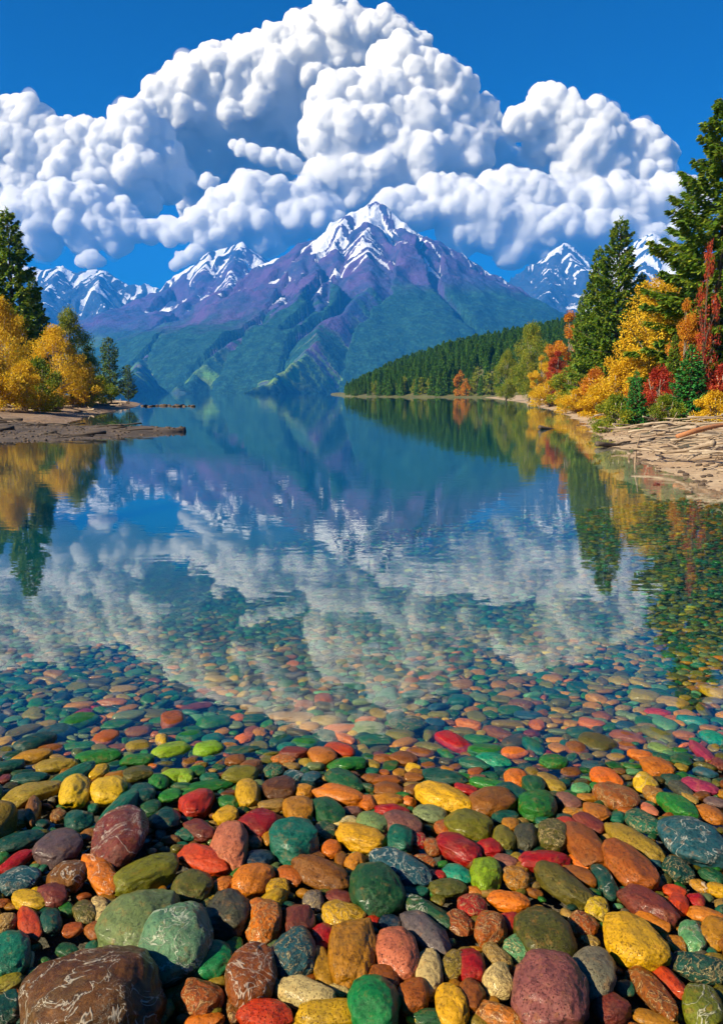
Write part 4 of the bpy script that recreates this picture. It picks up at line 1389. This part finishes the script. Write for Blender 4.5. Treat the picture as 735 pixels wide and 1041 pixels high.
TILES[(550, 780)] = '''
615 305 260 190 12 blue v !big blue stone covered in white scribbles
372 305 255 100 24 khaki s !long khaki stone above the orange-brown boulder
350 398 240 155 25 rust s !large orange-brown boulder right of centre
170 312 200 140 38 red-brown p !smooth red-brown wedge by the orange-brown boulder
88 478 255 120 26 dark olive s !long dark olive stone above the big olive-brown stone
150 442 155 75 10 brown p
225 182 110 82 10 salmon p
195 228 130 72 20 maroon p
105 230 95 58 8 red p
50 278 125 135 20 dark olive m
410 222 150 88 18 teal m
550 158 152 95 20 green p !smooth green stone above the big scribbled blue stone
305 118 170 108 10 red-brown m
258 45 122 85 8 orange p
420 62 98 82 10 yellow v !yellow stone bearing dark scored lines
455 112 88 72 20 ochre m
160 87 78 48 0 mint green p
110 137 105 62 15 mauve p
190 122 88 36 -3 ochre p
640 80 145 62 8 magenta p
570 92 105 58 20 charcoal p
682 188 115 68 15 salmon s
702 142 85 42 5 slate purple p
547 412 125 100 20 dark teal m
150 385 88 48 22 orange p
258 462 145 80 48 dark teal v
692 440 105 60 10 dark green p
537 502 88 55 5 orange-red p
712 497 85 62 0 yellow p
437 170 75 42 20 pink p
640 478 78 52 15 ochre v
662 22 95 42 5 blue p
130 180 95 35 -3 ochre m
600 128 70 38 25 tan p
308 202 65 55 0 teal p
'''
TILES[(0, 690)] = '''
145 258 165 78 -5 dark teal p !broad dark teal stone under water at the left
130 315 155 58 -3 ochre p
400 315 175 60 0 green p
320 175 145 72 -5 green p
403 170 68 40 0 orange p
475 187 125 48 -3 green p
505 43 115 34 0 tan p !tan stone farthest out in the blue water at the left
455 95 122 34 5 salmon p
700 172 100 80 10 red-brown s !red-brown stone under water between two green ones
690 290 155 62 -5 lime green p
430 240 105 62 -8 rust p
560 215 102 46 0 brown p
235 350 165 62 0 khaki p
100 210 135 42 -8 olive p
555 330 132 52 0 green p
205 285 102 42 0 brown p
655 252 52 65 -10 yellow m
318 272 132 30 3 green p
560 272 102 52 0 khaki p
690 215 92 36 0 dark green p
30 355 135 55 0 dark teal p
18 255 75 42 -5 yellow p
'''
TILES[(184, 690)] = '''
65 115 122 36 -5 maroon p
130 178 132 58 -3 green p
260 238 78 44 -8 orange p
318 220 62 46 0 ochre p
305 162 112 36 0 dark green p
405 250 92 44 -10 dark green p
500 262 112 44 3 green p
460 300 122 50 3 maroon p !maroon oval under water beside the salmon one
570 312 112 75 8 salmon p !salmon stone under water in front of the orange one
640 290 132 60 10 orange-red p
110 285 122 62 -3 lime green p !glowing lime green stone under water
220 330 85 48 0 brown p
250 290 142 42 0 dark teal p
415 327 98 40 5 orange m
520 195 82 42 0 ochre p
650 200 142 36 -3 orange p
578 85 78 52 5 red-brown p
440 155 192 38 3 tan p !long cream-tan stone under the pale reflection
230 160 58 38 0 orange p
580 230 92 48 5 dark green p
660 238 95 38 25 orange p
670 345 152 66 -5 green p
500 105 82 38 0 red-brown p
285 355 92 62 0 brown p
40 235 115 48 0 green p
'''
TILES[(368, 690)] = '''
370 258 155 72 20 crimson s !red wedge under water near the middle
185 188 152 62 0 dark green m
550 222 122 50 15 brown p
430 185 105 42 8 orange p
470 245 118 42 3 green p
410 215 118 36 0 olive p
530 330 142 58 8 bright teal p
455 345 125 52 8 teal p
395 88 98 48 0 teal p
610 300 118 50 -3 orange p !orange stone under water right of the red wedge
55 250 132 48 0 green p
170 323 108 58 5 brown p
85 322 78 38 0 red-brown p
235 300 112 42 5 brown p
705 187 64 44 0 orange p
565 85 92 36 3 olive p
640 105 98 42 5 brown m
600 130 102 42 0 green p
670 150 112 38 0 blue p
20 170 95 36 0 salmon p
295 180 82 42 0 blue p
470 80 82 42 5 sage green p
690 275 105 52 28 teal p
270 275 115 34 10 olive p
340 305 75 38 20 green p
275 235 55 55 0 olive p
'''
TILES[(550, 690)] = '''
700 55 115 55 10 yellow p !big yellow stone alone in the dark tree reflection
415 72 122 58 0 khaki p !broad khaki stone just under the surface
530 97 122 46 3 tan p
610 170 118 50 5 bright teal p !bright teal stone under water
470 225 138 50 14 olive p
203 183 108 48 5 orange p !smooth orange oval under water
225 258 145 78 5 dark olive s
350 235 145 46 6 red-brown p
140 283 92 58 10 brown p
465 355 138 80 10 orange s !orange boulder at the right waterline
400 310 102 46 0 orange p
645 295 125 46 35 magenta p !magenta stone slanting under water
50 335 115 56 -3 green p
155 220 108 50 0 dark green p
345 275 82 38 5 brown p
470 135 102 34 0 red p
695 240 98 58 8 bright teal p
250 150 78 40 8 brown p
565 330 85 48 0 dark green p
120 183 58 30 0 ochre p
335 190 72 38 0 blue p
65 280 72 40 8 ochre p
210 350 92 42 0 blue p
575 228 84 38 0 salmon p
480 282 95 42 8 sage green p
720 345 64 52 15 maroon p
'''

recs = []
for (ox, oy), txt in TILES.items():
    for line in txt.strip().split('\n'):
        body, _, lm = line.partition('!')
        t = body.split()
        x, y, w, h, tilt = (float(q) for q in t[:5])
        recs.append(dict(px=ox + x / 3.973, py=oy + y / 3.973, w=w / 3.973, h=h / 3.973, tilt=tilt, tex=t[-1], col=' '.join(t[5:-1]), lm=lm.strip()))
# labels: landmarks have their own words; every other pebble is told by its look and the landmarks around it
marks = [r for r in recs if r['lm']]


def short(lm):
    for cut in (' beside ', ' behind ', ' right of ', ' left of ', ' with ', ' in front ', ' at the ', ' cut ', ' above ', ' below ', ' near ', ' between ', ' under the ', ' in the middle', ' lying', ' standing', ' covered', ' scribbled', ' scored', ' farthest', ' alone', ' just', ' slanting', ' and '):
        i = lm.find(cut)
        if i > 0 and len(lm[:i].split()) >= 3:
            if cut == ' and ': continue
            lm = lm[:i]
    return lm


_names = {}
for r in marks: _names.setdefault(short(r['lm']), []).append(r)
for r in marks: r['short'] = short(r['lm']) if len(_names[short(r['lm'])]) == 1 else r['lm']


def rel(r, q):
    dx, dy = r['px'] - q['px'], r['py'] - q['py']
    gap = max(abs(dx) - (r['w'] + q['w']) / 2, abs(dy) - (r['h'] + q['h']) / 2)
    near = 'touching' if gap < 1 else 'near'
    if abs(dx) > 1.5 * abs(dy): return ('just left of' if gap < 3 else 'left of') if dx < 0 else ('just right of' if gap < 3 else 'right of')
    return ('right behind' if gap < 3 else 'behind') if dy < 0 else ('right in front of' if gap < 3 else 'in front of')


used = set()
for r in recs:
    sub = 'submerged ' if r['py'] < 785 else ''
    if r['lm']:
        r['label'] = r['lm']; used.add(r['label']); continue
    a = r['w'] * r['h']
    size = 'tiny' if a < 260 else 'small' if a < 650 else 'medium' if a < 1300 else 'large'
    asp = r['w'] / r['h']
    shp = 'flat' if asp > 2.1 else 'oval' if asp > 1.35 else 'upright' if asp < .75 else 'rounded'
    tx = TEXW[r['tex']]
    near = sorted([q for q in marks], key=lambda q: math.hypot(r['px'] - q['px'], (r['py'] - q['py']) * 1.1))
    opts = [f"{size} {shp} {sub}{tx + ' ' if tx != 'smooth' else ''}{r['col']} pebble {rel(r, q)} the {q['short']}" for q in near[:4]]
    opts += [f"{size} {sub}{r['col']} pebble {rel(r, near[0])} the {near[0]['short']}, nearer the {q['short']}" for q in near[1:3]]
    for o_ in opts:
        if o_ not in used and len(o_.split()) <= 16: break
    r['label'] = o_; used.add(o_)


def stone_shape(a, b, c, seed, lod, rough=1.0):
    g = np.random.default_rng(seed)
    v, f = ico(lod)
    p = v.copy()
    # rounded-off facets, then a few gentle dents
    e = g.uniform(.80, .97)
    p = np.sign(p) * np.abs(p) ** e
    p /= (np.abs(p) ** 2.5).sum(1)[:, None] ** (1 / 2.5) * .5 + .5
    for _ in range(5):
        nrm = unit(g.normal(size=(1, 3)))[0]; lim = g.uniform(.74, .94)
        d = p @ nrm
        ex = np.maximum(d - lim, 0)
        p -= nrm[None] * (ex * .6)[:, None]
    q = g.uniform(0, 90, 3)
    p *= (1 + .20 * rough * (value3(v * 1.3 + q, seed) - .5) + .12 * rough * (value3(v * 3.1 + q, seed + 1) - .5) + (  .05 * rough * (value3(v * 8 + q, seed + 2) - .5) if lod >= 4 else 0))[:, None]
    p -= (p.max(0) + p.min(0)) / 2
    p /= (p.max(0) - p.min(0)) / 2
    return p * np.array([a, b, c]), f


circles = []
gr = {}


def add_circle(x, y, r):
    circles.append((x, y, r))
    gr.setdefault((int(x // .15), int(y // .15)), []).append((x, y, r))


def blocked(x, y, r, k):
    cx, cy_ = int(x // .15), int(y // .15)
    for i in range(cx - 2, cx + 3):
        for j in range(cy_ - 2, cy_ + 3):
            for (a, b, q) in gr.get((i, j), ()):
                if (a - x) ** 2 + (b - y) ** 2 < ((q + r) * k) ** 2: return True
    return False


PGRP = 'pebbles of the lake shore told apart one by one'
recs.sort(key=lambda r: -r['py'])
for i, r in enumerate(recs):
    # sight line down to the bed, then an ellipsoid whose outline from the tripod has the traced width, height and slant
    rr = ray(r['px'], r['py'])
    t = 2.0
    c = .05
    for _ in range(25):
        P = rr * t + np.array([0, 0, CAMZ])
        zt = float(bed(P[0], P[1])) + c * .62
        t = t + (P[2] - zt) / -rr[2] * .7
        dep = np.linalg.norm(rr * t) ** 1.0
        k_ = t / FOC
        hw, hh = r['w'] / 2 * k_, r['h'] / 2 * k_ / np.linalg.norm(rr) * 1.02
        c = min(.72 * min(hw, hh) if hh > .5 * hw else .8 * hh, .9 * hh)
    P = rr * t + np.array([0, 0, CAMZ])
    th = math.asin(-rr[2] / np.linalg.norm(rr))
    st, ct = math.sin(th), math.cos(th)
    ph = -R(r['tilt'])
    ca, sa = math.cos(ph), math.sin(ph)
    Sxx = (hw * ca) ** 2 + (hh * sa) ** 2; Suu = (hw * sa) ** 2 + (hh * ca) ** 2; Sxu = (hw * hw - hh * hh) * ca * sa
    c = min(c, .85 * math.sqrt(Suu) / ct)
    b2 = max((Suu - (c * ct) ** 2) / st ** 2, (.45 * hw) ** 2)
    bmax = 1.7 * max(hw, hh)
    if b2 > bmax ** 2:
        b2 = bmax ** 2; c = math.sqrt(max(Suu - b2 * st * st, (.4 * hh) ** 2)) / ct
        c = min(c, 1.05 * max(hw, hh))
    kx = Sxu / st
    lim = .80 * math.sqrt(Sxx * b2)
    kx = max(-lim, min(lim, kx))
    w_, vec = np.linalg.eigh(np.array([[Sxx, kx], [kx, b2]]))
    a_, b_ = math.sqrt(max(w_[1], 1e-6)), math.sqrt(max(w_[0], 1e-6))
    yaw = math.atan2(vec[1, 1], vec[0, 1])
    # bearing of the sight line turns the whole frame
    yaw += -math.atan2(rr[0], rr[1])
    big = r['w'] * r['h'] > 900
    vv, ff = stone_shape(a_ * 1.04, b_ * 1.04, c * 1.04, 1000 + i, 5 if r['w'] * r['h'] > 3500 else 4 if r['py'] > 770 else 3)
    o = link('pebble', new_mesh('pebble', vv, ff), SM[r['tex']], None, tuple(P))
    o.rotation_euler = (0, 0, yaw)
    q = np.random.default_rng(i)
    col = np.array(PAL[r['col']]) * q.uniform(.60, .84) * (1 + q.normal(size=3) * .05)
    o.color = (*np.clip(col, 0, 1), 1)
    tag(o, r['label'], 'pebble', PGRP)
    add_circle(P[0], P[1], .92 * math.sqrt(a_ * b_))

# the countless rest: one carpet of stones thrown down between and beyond them
names_w = [('dark green', 12), ('green', 15), ('teal', 11), ('dark teal', 8), ('olive', 11), ('dark olive', 8), ('ochre', 8), ('orange', 5), ('rust', 3), ('red-brown', 2), ('brown', 5), ('crimson', .6), ('maroon', .5), ('tan', 5), ('sage green', 8), ('khaki', 7), ('yellow', 2), ('mint green', 3), ('blue', 2), ('grey', 2)]
pn = [PAL[a] for a, b in names_w]; pw = np.array([b for a, b in names_w], float); pw /= pw.sum()
warm_w = np.array([b * (2.6 if a in ('orange', 'ochre', 'brown', 'tan', 'khaki', 'rust') else .9) for a, b in names_w]); warm_w /= warm_w.sum()
deep_w = np.array([.3 if a in ('orange', 'rust', 'red-brown', 'brown', 'crimson', 'maroon') else 1.5 if a in ('green', 'teal', 'sage green', 'mint green', 'khaki', 'ochre', 'olive') else 1.0 for a, b in names_w])
g = np.random.default_rng(42)
LIB = {}
for lod in (1, 2, 3):
    LIB[lod] = [stone_shape(1, 1, 1, 5000 + lod * 40 + i, lod, 1.1)[0] for i in range(14)]
bag = Bag(); tint = []


def drop(x, y, r):
    d = math.hypot(x, y)
    lod = 3 if d < 2.9 and r > .02 else 2 if d < 4.4 else 1
    v = LIB[lod][g.integers(0, 14)]
    a = r * g.uniform(1.0, 1.5); b = r * g.uniform(.7, 1.0); c = r * (g.uniform(.28, .46) if y > 2.5 else g.uniform(.42, .70))
    yaw = g.normal() * .7; tl = g.normal() * .22
    p = v * [a, b, c]
    p = np.stack([p[:, 0], p[:, 1] * math.cos(tl) - p[:, 2] * math.sin(tl), p[:, 1] * math.sin(tl) + p[:, 2] * math.cos(tl)], 1)
    cs, sn = math.cos(yaw), math.sin(yaw)
    z = float(bed(x, y))
    bag.add(np.stack([p[:, 0] * cs - p[:, 1] * sn + x, p[:, 0] * sn + p[:, 1] * cs + y, p[:, 2] + z + c * .35], 1), ico(lod)[1])
    wq = (.5 + .5 * math.tanh((x / y - .16) * 9)) * .9 + .05 if y > 2.7 else .75
    w = pw * (1 - wq * .55) + warm_w * wq * .55; w /= w.sum()
    if y > 3.1:
        w = w * deep_w; w /= w.sum()
    col = np.array(pn[g.choice(len(pn), p=w)]) * (g.uniform(.36, .74) if y < 2.8 else g.uniform(.48, .95))
    tint.append(np.repeat(np.append(np.clip(col, 0, 1), 1)[None], len(p), 0))


def throw(n, r0, r1, x0, x1, y0, y1, k, beside=False):
    cnt = 0
    xs_ = g.uniform(0, 1, n); ys_ = g.uniform(y0, y1, n); rs_ = g.uniform(r0, r1, n)
    for u, y, r in zip(xs_, ys_, rs_):
        half = max(3.0, .5 * y + 1.9) if x0 is None else None
        x = (u * 2 - 1) * half if x0 is None else x0 + (x1 - x0) * u
        if x > float(shore_x(np.array([y]))[0]) + .3: continue
        if beside and abs(x) < .47 * y + r: continue
        if blocked(x, y, r, k): continue
        add_circle(x, y, r); drop(x, y, r); cnt += 1
    return cnt


throw(700, .07, .11, -3.2, 3.2, .1, 1.22, .86)          # beach beside and under the tripod, out of frame
throw(1500, .06, .10, None, None, 1.2, 3.0, .88, True)
throw(1200, .045, .07, None, None, 1.2, 3.6, .9, True)
throw(420, .045, .07, None, None, 1.2, 3.2, .9)
throw(520, .034, .05, None, None, 2.9, 4.0, .92)
throw(19000, .021, .035, None, None, 2.4, 4.6, .90)
throw(27000, .021, .034, None, None, 4.2, 10.5, .90)
throw(19000, .016, .024, None, None, 1.0, 7.0, .86)
throw(12000, .010, .017, None, None, 1.2, 4.2, .82)
me = bag.mesh('pebble_carpet')
attr(me, 'tint', np.concatenate(tint), 'FLOAT_COLOR')
tag(link('pebble_carpet', me, stone_mat('carpet', True)), 'countless small coloured pebbles covering the beach and the shallow lake floor', 'pebbles', kind='stuff')
